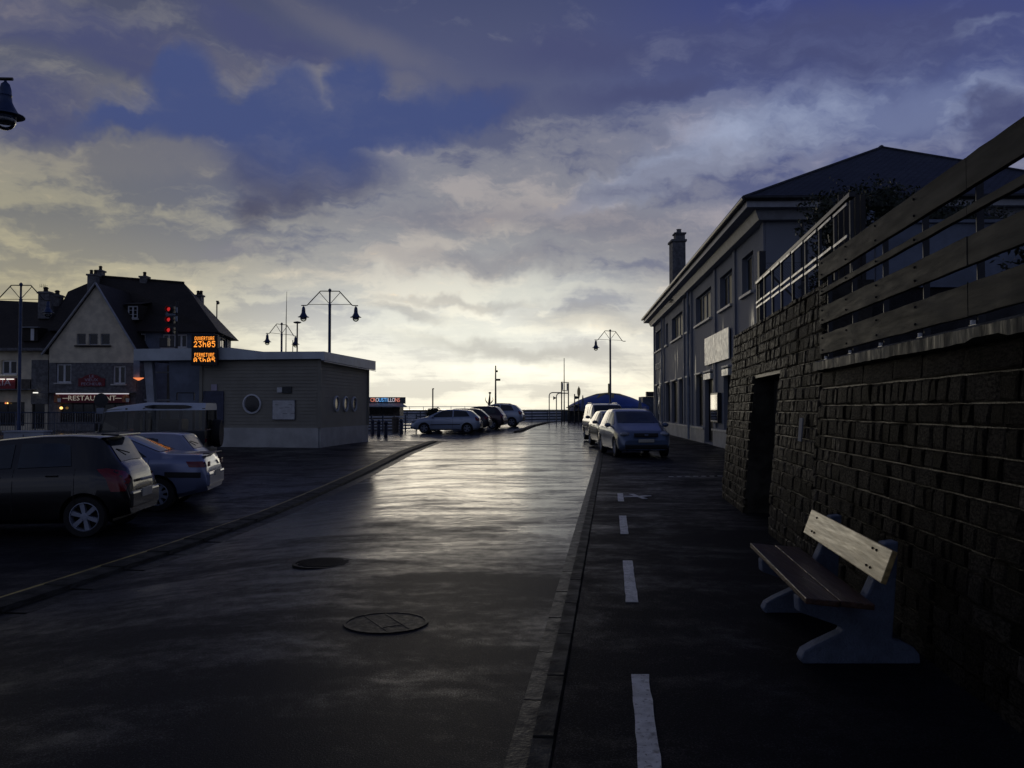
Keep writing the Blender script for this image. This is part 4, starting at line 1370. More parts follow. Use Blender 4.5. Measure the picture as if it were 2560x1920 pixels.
def rooftop_things():
    # led board
    c = Vector((KX(509, 34.9), 35.02, KZ(874.5, 34.9)))
    r = thing('led_board', 'dark display board with orange lit tide times on the harbour office', 'display board', (c.x, c.y, c.z - .62), 0)
    MB().box(c, (1.06, .16, 1.26)).build('housing', 'led_board', r, bevel=.01)
    MB().box(c + Vector((0, .16, -.1)), (.3, .28, .5)).build('bracket', 'steel_dark', r)
    FONT = {'O': '01110 10001 10001 10001 10001 10001 01110', 'U': '10001 10001 10001 10001 10001 10001 01110', 'V': '10001 10001 10001 10001 01010 01010 00100',
            'E': '11111 10000 10000 11110 10000 10000 11111', 'R': '11110 10001 10001 11110 10100 10010 10001', 'T': '11111 00100 00100 00100 00100 00100 00100',
            'F': '11111 10000 10000 11110 10000 10000 10000', 'M': '10001 11011 10101 10101 10001 10001 10001',
            '2': '01110 10001 00001 00010 00100 01000 11111', '3': '11111 00010 00100 00010 00001 10001 01110', 'h': '10000 10000 10110 11001 10001 10001 10001',
            '0': '01110 10001 10011 10101 11001 10001 01110', '5': '11111 10000 11110 00001 00001 10001 01110'}
    def line(s_, cz, w_, h_, rows=7):
        adv = 7
        n = len(s_) * adv - 2
        px_, pz_ = w_ / n, h_ / 7
        for i, ch in enumerate(s_):
            mb = MB()
            for j, row in enumerate(FONT[ch].split()):
                if j >= rows: continue
                for k, b in enumerate(row):
                    if b == '1':
                        mb.box((c.x - w_ / 2 + (i * adv + k + .5) * px_, c.y - .083, cz + h_ / 2 - (j + .5) * pz_), (px_ * .98, .008, pz_ * .96))
            mb.build('lit_character', 'led_orange', r)
    line('OUVERTURE', c.z + .47, .80, .15)
    line('23h05', c.z + .235, .86, .235)
    line('FERMETURE', c.z - .20, .80, .15)
    line('03h05', c.z - .43, .86, .235, 5)
    # signal mast with three red lights
    Y = 36.6
    x0 = KX(440, Y)
    r = thing('signal_mast', 'dark mast with three red signal lights on the harbour office roof', 'signal', (x0, Y, 3.72))
    MB().tube([(x0, Y, 3.72), (x0, Y, KZ(752, Y))], .055, 8).build('mast', 'steel_dark', r)
    for py in (774, 800, 826):
        z = KZ(py, Y)
        h = MB().box((KX(428, Y), Y - .05, z), (.24, .34, .30)).bar((KX(428, Y), Y, z), (x0, Y, z), .04, .04).build('lamp_housing', 'steel_dark', r, bevel=.03)
        MB().lathe([(.085, 0), (.075, .03), (.0, .045)], (KX(425, Y), Y - .222, z), 16, Matrix(((1, 0, 0), (0, 0, -1), (0, 1, 0)))).build('lens', 'red_light', h)
        MB().lathe([(.125, 0), (.13, .16), (.115, .16), (.11, 0)], (KX(425, Y), Y - .22, z), 16, Matrix(((1, 0, 0), (0, 0, -1), (0, 1, 0)))).build('hood', 'steel_dark', h)
    for py, px in ((775, 441), (797, 441)):
        MB().box((KX(px, Y), Y - .09, KZ(py, Y)), (.07, .07, .22)).build('side_lamp', 'render_grey', r)
    hn = MB().lathe([(.04, 0), (.05, .12), (.12, .34), (.13, .36)], (KX(438, Y), Y - .1, KZ(787, Y)), 12, Matrix(((0, 0, -1), (1, 0, 0), (0, 1, 0)))).build('horn', 'render_grey', r)
    MB().box((KX(410, Y), Y, KZ(856, Y)), (.34, .3, .42)).build('camera_box', 'steel_dark', r, bevel=.03)
    MB().bar((KX(410, Y), Y, KZ(866, Y)), (x0, Y, KZ(868, Y)), .05, .05).build('arm', 'steel_dark', r)
    # radar and aerials
    Y = 42.0
    x0 = KX(742, Y)
    r = thing('roof_aerial', 'thin roof mast topped by a flat mushroom dome', 'aerial', (x0, Y, 3.72))
    MB().tube([(x0, Y, 3.7), (x0, Y, KZ(806, Y))], .035, 8).build('mast', 'steel_dark', r)
    MB().lathe([(.0, -.05), (.12, -.04), (.20, .0), (.18, .03), (.0, .07)], (x0, Y, KZ(806, Y)), 16).build('dome', 'steel_dark', r, smooth=True)
    MB().lathe([(.30, 3.7), (.10, 4.15), (.04, 4.35)], (x0, Y, 0), 12).build('cone', 'render_grey', r)
    x1 = KX(714, Y)
    o = MB().tube([(x1, Y, 3.72), (x1, Y, KZ(800, Y)), (x1 + .02, Y, KZ(728, Y))], [.03, .02, .008], 6).tube([(KX(731, Y), Y, 3.72), (KX(731, Y), Y, KZ(850, Y))], .02, 6).build('whip_aerial', 'steel_dark')
    tag(o, 'very thin whip aerial left of the mushroom dome', 'aerial')
rooftop_things()

# ------------------------------------------------------------------ far left: restaurant and its neighbour
def restaurant():
    Y = 57.0
    g = .18
    X = lambda px: KX(px, Y)
    Z = lambda py: KZ(py, Y)
    r = thing('restaurant_house', 'gabled restaurant house with cream gable, dark hipped roof and red fascia', 'building', (X(240), Y, g))
    u, n = Vector((1, 0, 0)), Vector((0, -1, 0))
    O = Vector((0, Y, 0))
    xa, xb = X(122), X(339)
    holes_lo = [(X(139), X(177), Z(957), Z(909)), (X(281), X(313), Z(960), Z(914)), (X(152), X(312), .75, 2.0)]
    lw = MB(); pierced(lw, O, u, n, xa, xb, 0.0, Z(907), holes_lo, .2)
    lw.quad((xb, Y, 0), (xb, Y + 3, 0), (xb, Y + 3, Z(907)), (xb, Y, Z(907)))
    lw.quad((xa, Y, 0), (xa, Y + 3, 0), (xa, Y + 3, Z(907)), (xa, Y, Z(907)))
    lw.build('stone_storey', 'stone_facing', r)
    # gable
    ze, za, xap = Z(872), Z(711), X(239)
    trip = (X(189), X(275), Z(863), Z(833))
    up = MB(); pierced(up, O + n * .03, u, n, xa, xb, Z(907), ze, [], .2)
    # gable triangle around the triple window is split at the window's top and bottom
    def edge(z):
        t = (z - ze) / (za - ze)
        return xa + (xap - xa) * t, xb + (xap - xb) * t
    hs = [(X(190), X(213), Z(862), Z(834)), (X(220), X(243), Z(862), Z(834)), (X(250), X(273), Z(862), Z(834))]
    zb0, zb1 = Z(862), Z(834)
    Pn = lambda x_, z_: (x_, Y - .03, z_)
    a0, b0 = edge(ze); a1, b1 = edge(zb0); a2, b2 = edge(zb1)
    up.quad(Pn(a0, ze), Pn(b0, ze), Pn(b1, zb0), Pn(a1, zb0))
    up.quad(Pn(a1, zb0), Pn(hs[0][0], zb0), Pn(hs[0][0], zb1), Pn(a2, zb1))
    up.quad(Pn(hs[2][1], zb0), Pn(b1, zb0), Pn(b2, zb1), Pn(hs[2][1], zb1))
    pierced(up, O + n * .03, u, n, hs[0][0], hs[2][1], zb0, zb1, hs, .18)
    up.add([Pn(a2, zb1), Pn(b2, zb1), Pn(xap, za)], [(0, 1, 2)])
    up.build('gable_wall', 'render_cream', r)
    for h in hs: window(r, O + n * .03, u, n, h, 1, .06, .18, 'fascia')
    MB().box((X(232), Y - .09, Z(865)), (X(277) - X(187), .16, .10)).build('long_sill', 'tile_dark', r)
    for h in holes_lo[:2]: window(r, O, u, n, h, 2, .10, .2, 'white_paint', 'window_glass', .14)
    window(r, O, u, n, holes_lo[2], 6, .06, .2, 'steel_dark', 'window_glass', name='shop_window')
    # wing roof and its pale verge
    wr = MB()
    zr = za + .12
    dp = 9.0
    for s, xe in ((-1, xa - .35), (1, xb + .25)):
        zee = ze - .35
        wr.quad((xe, Y - .22, zee), (xap, Y - .22, zr), (xap, Y + dp, zr), (xe, Y + dp, zee))
    wr.add([(xa - .35, Y + dp, ze - .35), (xb + .25, Y + dp, ze - .35), (xap, Y + dp, zr)], [(0, 1, 2)])
    roof = wr.build('wing_roof', 'tile_dark', r, fix=False)
    for xe in (xa - .38, xb + .28):
        MB().bar((xe, Y - .24, ze - .40), (xap, Y - .24, zr - .02), .08, .18, up=(0, 1, 0)).build('verge', 'fascia', roof)
    # main block behind
    Ym = 59.2
    zE = 7.0
    A = Vector((KX(140, Ym), Ym, 0)); B = Vector((KX(535, Ym), Ym, 0)); C = Vector((KX(574, 66), 66.2, 0)); D = Vector((A.x - .5, 67.0, 0))
    hm = [(KX(322, Ym), KX(362, Ym), KZ(869, Ym), KZ(833, Ym)), (KX(404, Ym), KX(466, Ym), KZ(869, Ym), KZ(835, Ym))]
    mw = MB(); mu = (B - A).normalized()
    pierced(mw, (0, Ym, 0), u, n, A.x, B.x, 0, zE, hm, .18)
    cu = (C - B).normalized(); cn = Vector((cu.y, -cu.x, 0))
    cl = (C - B).length
    hc = (cl * .35, cl * .75, KZ(868, 62), KZ(851, 62) + .3)
    pierced(mw, B, cu, cn, 0, cl, 0, zE, [hc], .18)
    mw.quad(C, D, D + ZV * zE, C + ZV * zE); mw.quad(D, A, A + ZV * zE, D + ZV * zE)
    mw.build('main_wall', 'render_wall', r)
    for h in hm: window(r, (0, Ym, 0), u, n, h, 2 if h[1] - h[0] < 1.3 else 4, .09, .18, 'white_paint', 'window_glass', .1)
    window(r, B, cu, cn, hc, 2, .09, .18, 'white_paint', 'window_glass', .1)
    # steep hipped roof with flared eaves
    a, b, c, d = A + Vector((-.4, -.45, zE)), B + Vector((.45, -.45, zE - .1)), C + Vector((.5, .4, zE - .1)), D + Vector((-.4, .4, zE))
    R0 = Vector((KX(166, 62.6), 62.6, KZ(728, 62.6))); R1 = Vector((KX(252, 63), 63, KZ(691, 63))); R2 = Vector((KX(457, 63), 63, KZ(707, 63)))
    mr = MB().add([a, b, c, d, R0, R1, R2], [(0, 1, 6, 5, 4), (1, 2, 6), (2, 3, 4, 5, 6), (3, 0, 4), (0, 3, 2, 1)])
    mroof = mr.build('main_roof', 'tile_dark', r)
    MB().tube([R1 + ZV * .03, R2 + ZV * .03], .10, 6).build('ridge', 'tile_dark', mroof)
    def chimney(px0, px1, py0, py1, Yc, pots, nm='chimney'):
        x0, x1 = KX(px0, Yc), KX(px1, Yc)
        z0, z1 = KZ(py1, Yc), KZ(py0, Yc)
        mb = MB().box(((x0 + x1) / 2, Yc, (z0 + z1) / 2 - .3), (x1 - x0, .6, z1 - z0 + .6)).box(((x0 + x1) / 2, Yc, z1 - .06), (x1 - x0 + .14, .74, .12))
        o = mb.build(nm, 'stone_facing', mroof)
        for i in range(pots):
            xx = x0 + (x1 - x0) * (i + .5) / pots
            MB().lathe([(.13, z1), (.11, z1 + .22), (.15, z1 + .26), (.08, z1 + .34)], (xx, Yc, 0), 8).build('pot', 'tile_dark', mroof)
    chimney(219, 240, 685, 712, 62.4, 2)
    chimney(240, 254, 675, 700, 63.2, 1)
    chimney(350, 366, 690, 702, 63.0, 1)
    chimney(489, 504, 737, 765, 65, 2)
    # dormer
    dx0, dx1 = KX(313, 59.4), KX(347, 59.4)
    dz0, dz1 = KZ(799, 59.4), KZ(762, 59.4)
    dm = MB(); pierced(dm, (0, 59.35, 0), u, n, dx0, dx1, dz0, dz1 + .05, [(dx0 + .12, dx1 - .12, dz0 + .08, dz1 - .06)], .1)
    dm.quad((dx0, 59.35, dz0), (dx0, 61.5, dz0), (dx0, 61.5, dz1 + .05), (dx0, 59.35, dz1 + .05)).quad((dx1, 59.35, dz0), (dx1, 61.5, dz0), (dx1, 61.5, dz1 + .05), (dx1, 59.35, dz1 + .05))
    dm.add([(dx0 - .15, 59.2, dz1 + .05), (dx1 + .15, 59.2, dz1 + .05), (dx1 + .15, 62.2, dz1 + .6), (dx0 - .15, 62.2, dz1 + .6)], [(0, 1, 2, 3)])
    dmo = dm.build('dormer', 'tile_dark', mroof, fix=False)
    window(r, (0, 59.35, 0), u, n, (dx0 + .12, dx1 - .12, dz0 + .08, dz1 - .06), 2, .08, .1, 'white_paint', 'window_glass', .06, bars=2)
    # signs
    s = thing('arched_sign', 'dark red arched sign between the two first-floor windows', 'sign', (X(230), Y - .1, Z(966)))
    aw = X(263) - X(197)
    arch = [(-aw / 2, 0), (aw / 2, 0), (aw / 2, .52), (aw * .36, .56), (aw * .2, .74), (0, .82), (-aw * .2, .74), (-aw * .36, .56), (-aw / 2, .52)]
    MB().prism(arch, (X(230), Y - .02, Z(966)), u, ZV, n, .08).build('board', 'sign_red', s)
    text('lettering', 'LE', .24, (X(230), Y - .105, Z(966) + .66), u, n, 'sign_lilac', s, sx=1.5)
    text('lettering', 'VIEUX', .27, (X(230), Y - .105, Z(966) + .42), u, n, 'sign_lilac', s, sx=1.2)
    text('lettering', 'PECHEUR', .27, (X(230), Y - .105, Z(966) + .15), u, n, 'sign_lilac', s, sx=1.2)
    s = thing('fascia_sign', 'long red sign with white RESTAURANT lettering and a strip light above', 'sign', (X(233), Y - .2, Z(1007)))
    MB().box((X(233), Y - .16, (Z(985) + Z(1007)) / 2), (X(326) - X(140), .22, Z(985) - Z(1007))).build('board', 'sign_red', s)
    text('lettering', 'RESTAURANT', .46, (X(235), Y - .285, Z(996)), u, n, 'sign_lit', s, sx=1.12)
    for px in (170, 301):
        MB().box((X(px), Y - .285, Z(996)), (.42, .012, .04)).build('dash', 'sign_lit', s)
    for px in (149, 319):
        o = MB().prism([(-.22, -.24), (.18, -.24), (.24, .1), (.05, .26), (-.2, .15)], (X(px), Y - .275, Z(996)), u, ZV, n, .01).build('picture', 'sign_orange', s)
        MB().prism([(-.08, -.2), (.10, -.2), (.13, .05), (-.12, .05)], (X(px) + .12, Y - .29, Z(998)), u, ZV, n, .01).build('glass_motif', 'sign_letter', o)
    MB().box((X(237), Y - .33, Z(984.5)), (X(328) - X(147), .06, .06)).build('strip_light', 'neon_pale', s)
    MB().box((X(228), Y - .25, Z(981)), (X(345) - X(100), .5, .07)).build('canopy_edge', 'stone_facing', s)
    for px, py, mt, lab in ((157.5, 1020, 'warm_bulb', 'small warm lit lamp under the left end of the red sign'), (332, 1021, 'orange_bulb', 'small pink-orange lit lamp under the right end of the red sign')):
        q = thing('wall_lamp', lab, 'lamp', (X(px), Y - .15, Z(py)))
        MB().ball((X(px), Y - .2, Z(py)), (.10, .10, .09), 10).build('globe', mt, q, smooth=True)
        MB().bar((X(px), Y, Z(py) + .1), (X(px), Y - .2, Z(py) + .1), .03, .03).build('arm', 'steel_dark', q)
    q = thing('hanging_sign', 'narrow upright hotel sign at the right corner of the restaurant', 'sign', (X(350), Y - .3, Z(945)))
    MB().box((X(349), Y - .5, Z(922)), (.38, .1, 1.15)).build('board', 'render_grey', q)
    MB().box((X(343.5), Y - .25, Z(922)), (.06, .5, .06)).build('bracket', 'steel_dark', q)
    q = thing('wall_lamp', 'orange lit lamp shaped like a shallow bowl below the upright sign', 'lamp', (X(354), Y - .4, Z(949)))
    MB().lathe([(.05, -.10), (.2, -.02), (.33, .06), (.33, .08), (.0, .08)], (X(354), Y - .5, Z(948)), 14).build('bowl', 'orange_bulb', q)
    MB().bar((X(354), Y, Z(945)), (X(354), Y - .5, Z(945)), .03, .03).build('arm', 'steel_dark', q)
restaurant()

def left_house():
    Y = 58.0
    X = lambda px: KX(px, Y)
    Z = lambda py: KZ(py, Y)
    u, n = Vector((1, 0, 0)), Vector((0, -1, 0))
    O = Vector((0, Y, 0))
    r = thing('corner_house', 'cream house with dark tiled roof and red sign at the left edge', 'building', (X(20), Y, .18))
    xa, xb = X(-190), X(120)
    hs = [(X(2), X(41), Z(936), Z(900)), (X(-110), X(-70), Z(936), Z(900)), (X(-170), X(62), .5, 2.1), (X(80), X(112), .3, 2.1)]
    w = MB(); pierced(w, O, u, n, xa, xb, 0, Z(872), hs, .2)
    w.quad((xb, Y, 0), (xb, Y + 8, 0), (xb, Y + 8, Z(872)), (xb, Y, Z(872)))
    w.build('wall', 'render_cream', r)
    MB().box((X(100), Y - .04, Z(955)), (X(120) - X(78), .06, Z(890) - Z(1000))).build('corner_stones', 'stone_facing', r)
    for h in hs[:2]: window(r, O, u, n, h, 2, .1, .2, 'white_paint', 'window_glass', .14)
    window(r, O, u, n, hs[2], 5, .07, .2, 'steel_dark', name='shop_window'); window(r, O, u, n, hs[3], 1, .1, .2, 'steel_dark', name='shop_window')
    zE, zR = Z(872), KZ(744, 62)
    rf = MB().add([(xa, Y - .5, zE), (X(135), Y - .5, zE), (KX(158, 62), 62, zR - .4), (KX(-200, 62), 62, zR + .1), (xa, 66, zE), (X(135), 66, zE)], [(0, 1, 2, 3), (3, 2, 5, 4), (1, 5, 2)])
    roof = rf.build('roof', 'tile_dark', r, fix=False)
    MB().box((X(-30), Y - .45, zE - .06), (X(130) - xa, .2, .18)).build('eaves_board', 'stone_facing', roof)
    for px0, px1, py0, py1, Yc in ((97, 124, 732, 772, 60.5), (129, 150, 740, 770, 62)):
        x0, x1, z0, z1 = KX(px0, Yc), KX(px1, Yc), KZ(py1, Yc), KZ(py0, Yc)
        MB().box(((x0 + x1) / 2, Yc, (z0 + z1) / 2 - .3), (x1 - x0, .6, z1 - z0 + .8)).box(((x0 + x1) / 2, Yc, z1), (x1 - x0 + .14, .74, .12)).build('chimney', 'stone_facing', roof)
        MB().lathe([(.17, z1), (.14, z1 + .3), (.2, z1 + .34), (.1, z1 + .44)], ((x0 + x1) / 2, Yc, 0), 10).build('pot', 'tile_dark', roof)
    ae = MB()
    xc = KX(108, 60.5); zc = KZ(722, 60.5)
    ae.bar((xc, 60.5, zc - .3), (xc, 60.5, zc + .25), .03, .03).bar((xc - .35, 60.5, zc + .2), (xc + .2, 60.5, zc + .25), .02, .02)
    for i in range(4): ae.bar((xc - .3 + i * .12, 60.4, zc + .1), (xc - .3 + i * .12, 60.4, zc + .35), .015, .015)
    ae.build('aerial', 'steel_dark', roof)
    # rooflights
    for px, py, w_ in ((57, 820, 38), (76, 825, 10)):
        pass
    dmx0, dmx1 = X(54), X(92)
    MB().box(((dmx0 + dmx1) / 2, 58.6, Z(835)), (dmx1 - dmx0, 1.2, .95)).build('dormer', 'tile_dark', roof)
    MB().box(((dmx0 + dmx1) / 2, 57.95, Z(818)), (dmx1 - dmx0 + .2, .3, .05)).build('dormer_ledge', 'fascia', roof)
    MB().box((X(79), 57.98, Z(836)), (.22, .04, .8)).build('dormer_post', 'white_paint', roof)
    s = thing('shop_sign', 'dark red shop sign lit by two white tubes at the left edge', 'sign', (X(10), Y - .1, Z(972)))
    MB().box((X(-20), Y - .12, Z(958.5)), (X(42) - X(-82), .2, Z(945) - Z(972))).build('board', 'sign_red', s)
    text('lettering', 'RIA', .62, (X(12), Y - .235, Z(957)), u, n, 'sign_lilac', s, sx=1.15)
    for a, b in ((-40, -20), (-18, 19.5), (22.5, 42)):
        MB().box(((X(a) + X(b)) / 2, Y - .34, Z(948.3)), (X(b) - X(a) - .05, .06, .055)).build('tube_light', 'tube_light', s)
    MB().box((X(62), Y - .1, Z(962)), (X(78) - X(46), .1, .75)).build('menu_board', 'kiosk_body', s)
    q = thing('tube_lamp', 'short white tube lamp between the two houses', 'lamp', (X(96), Y - .3, Z(982)))
    MB().box((X(96), Y - .35, Z(982)), (.32, .07, .07)).build('tube', 'tube_light', q)
    MB().box((X(96), Y - .18, Z(981)), (.1, .3, .05)).build('arm', 'steel_dark', q)
    MB().box((X(-20), Y - .35, Z(974)), (X(95) - X(-130), .8, .06)).build('canopy', 'stone_facing', r)
    for px in (15, 20):
        q = MB().ball((X(px), Y - .04, Z(1008)), (.05, .05, .05), 8).build('shop_lamp', 'warm_bulb' if px == 20 else 'orange_bulb'); tag(q, 'tiny lit lamp in the dark shop window' + (' (right of the pair)' if px == 20 else ' (left of the pair)'), 'lamp')
left_house()

# ------------------------------------------------------------------ cars
def interp(pts, x):
    if x <= pts[0][0]: return pts[0][1]
    for (a, va), (b, vb) in zip(pts, pts[1:]):
        if x <= b: return va + (vb - va) * (x - a) / (b - a)
    return pts[-1][1]
class Shape:
    """smoothed lofted body; x runs from the tail (0) to the nose (L)"""
    def __init__(s, P):
        s.P = P
        s.L, s.W = P['L'], P['W']
        n = 90
        s.xs = [s.L * i / n for i in range(n + 1)]
        def sm(pts, k):
            a = [interp(pts, x) for x in s.xs]
            for _ in range(k):
                a = [a[0]] + [(a[i - 1] + 2 * a[i] + a[i + 1]) / 4 for i in range(1, n)] + [a[-1]]
            return a
        s.top = sm(P['top'], P.get('sm', 3))
        s.wt = sm(P['wt'], 5)
        s.belt = sm(P['belt'], 5)
        s.plan = sm(P['plan'], 5)
        s.bot = sm(P['bot'], 4)
    def at(s, arr, x):
        t = max(0, min(len(arr) - 1.0001, x / s.L * (len(arr) - 1)))
        i = int(t); f = t - i
        return arr[i] * (1 - f) + arr[i + 1] * f
    def ring(s, x):
        w = s.at(s.plan, x) * s.W / 2
        zt, zb, z0 = s.at(s.top, x), s.at(s.belt, x), s.at(s.bot, x)
        zb = min(zb, zt - .02)
        wt = s.at(s.wt, x) * s.W / 2
        wt = min(wt, w * .95)
        side = max(.02, min(.07, (zt - zb) * .35))
        zm = z0 + (zb - z0) * .52
        p6 = (wt, zt - side)
        return [(0, z0), (w * .86, z0), (w * .955, z0 + .07), (w * .985, z0 + .2 * (zb - z0) + .05), (w, zm), (w * .985, zb - .09), (w * .955, zb - .015), (w * .935, zb + min(.01, (zt - zb) * .3)),
                p6, (wt * .95, zt - side * .38), (wt * .82, zt - side * .12), (wt * .45, zt - .004), (0, zt)]
    def side_y(s, x, z):
        r = s.ring(x)
        for (ya, za), (yb, zb) in zip(r[2:], r[3:]):
            if za <= z <= zb and zb > za:
                return ya + (yb - ya) * (z - za) / (zb - za)
        return r[8][0]
    def top_z(s, x, y):
        r = s.ring(x)[8:]
        y = abs(y)
        for (ya, za), (yb, zb) in zip(r, r[1:]):
            if yb <= y <= ya: return za + (zb - za) * (ya - y) / max(1e-6, ya - yb)
        return r[0][1]
    def body(s):
        mb = MB()
        rings = []
        for x in s.xs:
            h = s.ring(x)
            full = [(x, -y, z) for y, z in h[:0:-1]] + []
            ring = [(x, y, z) for y, z in h] + [(x, -y, z) for y, z in h[-2:0:-1]]
            rings.append(ring)
        n = len(rings[0])
        for rg in rings: mb.v += rg
        for i in range(len(rings) - 1):
            for k in range(n):
                k2 = (k + 1) % n
                mb.f.append((i * n + k, i * n + k2, (i + 1) * n + k2, (i + 1) * n + k))
        mb.f.append(tuple(range(n))[::-1]); mb.f.append(tuple(range((len(rings) - 1) * n, len(rings) * n)))
        return mb
    def side_patch(s, poly, sgn, off=.010, rows=5, step=.06):
        """panel lying on the flank inside the convex outline poly of (x, z)"""
        x0, x1 = min(p[0] for p in poly), max(p[0] for p in poly)
        k = max(3, int((x1 - x0) / step))
        mb = MB()
        n = len(poly)
        for i in range(k + 1):
            x = x0 + (x1 - x0) * (i / k) * .9998 + 1e-5
            zs = []
            for a in range(n):
                (xa, za), (xb, zb) = poly[a], poly[(a + 1) % n]
                if (xa - x) * (xb - x) <= 0 and xa != xb:
                    zs.append(za + (zb - za) * (x - xa) / (xb - xa))
            if not zs: zs = [poly[0][1]]
            lo, hi = min(zs), max(zs)
            for j in range(rows + 1):
                z = lo + (hi - lo) * j / rows
                mb.v.append((x, sgn * (s.side_y(x, z) + off), z))
        for i in range(k):
            for j in range(rows):
                a = i * (rows + 1) + j
                f = (a, a + 1, a + rows + 2, a + rows + 1)
                mb.f.append(f if sgn < 0 else f[::-1])
        return mb
    def top_patch(s, xa, xb, ka, kb, off=.010, n=10, m=8):
        """glass lying on the upper surface from xa to xb, half width factors ka..kb of the roof width"""
        mb = MB()
        for i in range(n + 1):
            x = xa + (xb - xa) * i / n
            hw = s.at(s.wt, x) * s.W / 2 * (ka + (kb - ka) * i / n)
            dz = (s.at(s.top, x + .02) - s.at(s.top, x - .02)) / .04
            L = math.hypot(1, dz)
            for j in range(m + 1):
                y = -hw + 2 * hw * j / m
                mb.v.append((x - dz / L * off, y, s.top_z(x, y) + off / L))
        for i in range(n):
            for j in range(m):
                a = i * (m + 1) + j
                mb.f.append((a, a + 1, a + m + 2, a + m + 1))
        return mb

def wheel(root, x, y, r, rim, sgn, style, w=.2):
    """tyre and alloy rim; the outer face looks towards sgn * y"""
    m = Matrix(((1, 0, 0), (0, 0, sgn), (0, 1, 0)))       # lathe axis z -> y
    c = Vector((x, y, r))
    t = MB().lathe([(rim * .96, -w / 2), (r * .95, -w / 2), (r, -w * .32), (r, w * .32), (r * .955, w / 2), (rim * 1.02, w / 2), (rim * .96, w * .42)], c, 32, m, caps=False).build('wheel', 'tyre', root, smooth=True, local=True)
    a = MB().lathe([(rim, -w * .3), (rim, w * .46), (rim * .93, w * .49), (rim * .90, w * .30), (rim * .88, -w * .2)], c, 32, m, caps=False).build('rim', 'alloy', t, smooth=True, local=True)
    MB().lathe([(rim * .89, -w * .1), (.0, -w * .1)], c, 24, m).build('brake', 'car_trim', t, local=True)
    sp = MB()
    if style == 'spokes':
        n = 6
        for k in range(n):
            an = 2 * math.pi * k / n + .3
            mm = m @ Matrix.Rotation(an, 3, 'Z')
            pts = [(.02, -.024), (rim * .91, -.034), (rim * .91, .034), (.02, .024)]
            sp.prism(pts, c, mm @ Vector((1, 0, 0)), mm @ Vector((0, 1, 0)), mm @ Vector((0, 0, 1)), w * .40)
        sp.lathe([(.055, 0), (.055, w * .42), (.03, w * .44), (.0, w * .44)], c, 14, m)
    elif style == 'holes':
        n = 9
        sp.lathe([(rim * .52, w * .2), (rim * .50, w * .40), (.06, w * .42), (.05, w * .46), (.0, w * .46)], c, 20, m)
        for k in range(n):
            mm = m @ Matrix.Rotation(2 * math.pi * k / n, 3, 'Z')
            sp.prism([(rim * .45, -.022), (rim * .91, -.030), (rim * .91, .030), (rim * .45, .022)], c, mm @ Vector((1, 0, 0)), mm @ Vector((0, 1, 0)), mm @ Vector((0, 0, 1)), w * .38)
    else:
        n = 5
        for k in range(n):
            mm = m @ Matrix.Rotation(2 * math.pi * k / n + .2, 3, 'Z')
            for q in (-.16, .16):
                mq = mm @ Matrix.Rotation(q, 3, 'Z')
                sp.prism([(.04, -.018), (rim * .91, -.022), (rim * .91, .022), (.04, .018)], c, mq @ Vector((1, 0, 0)), mq @ Vector((0, 1, 0)), mq @ Vector((0, 0, 1)), w * .40)
        sp.lathe([(.06, 0), (.06, w * .43), (.0, w * .43)], c, 14, m)
    sp.build('spokes', 'alloy', t, local=True)

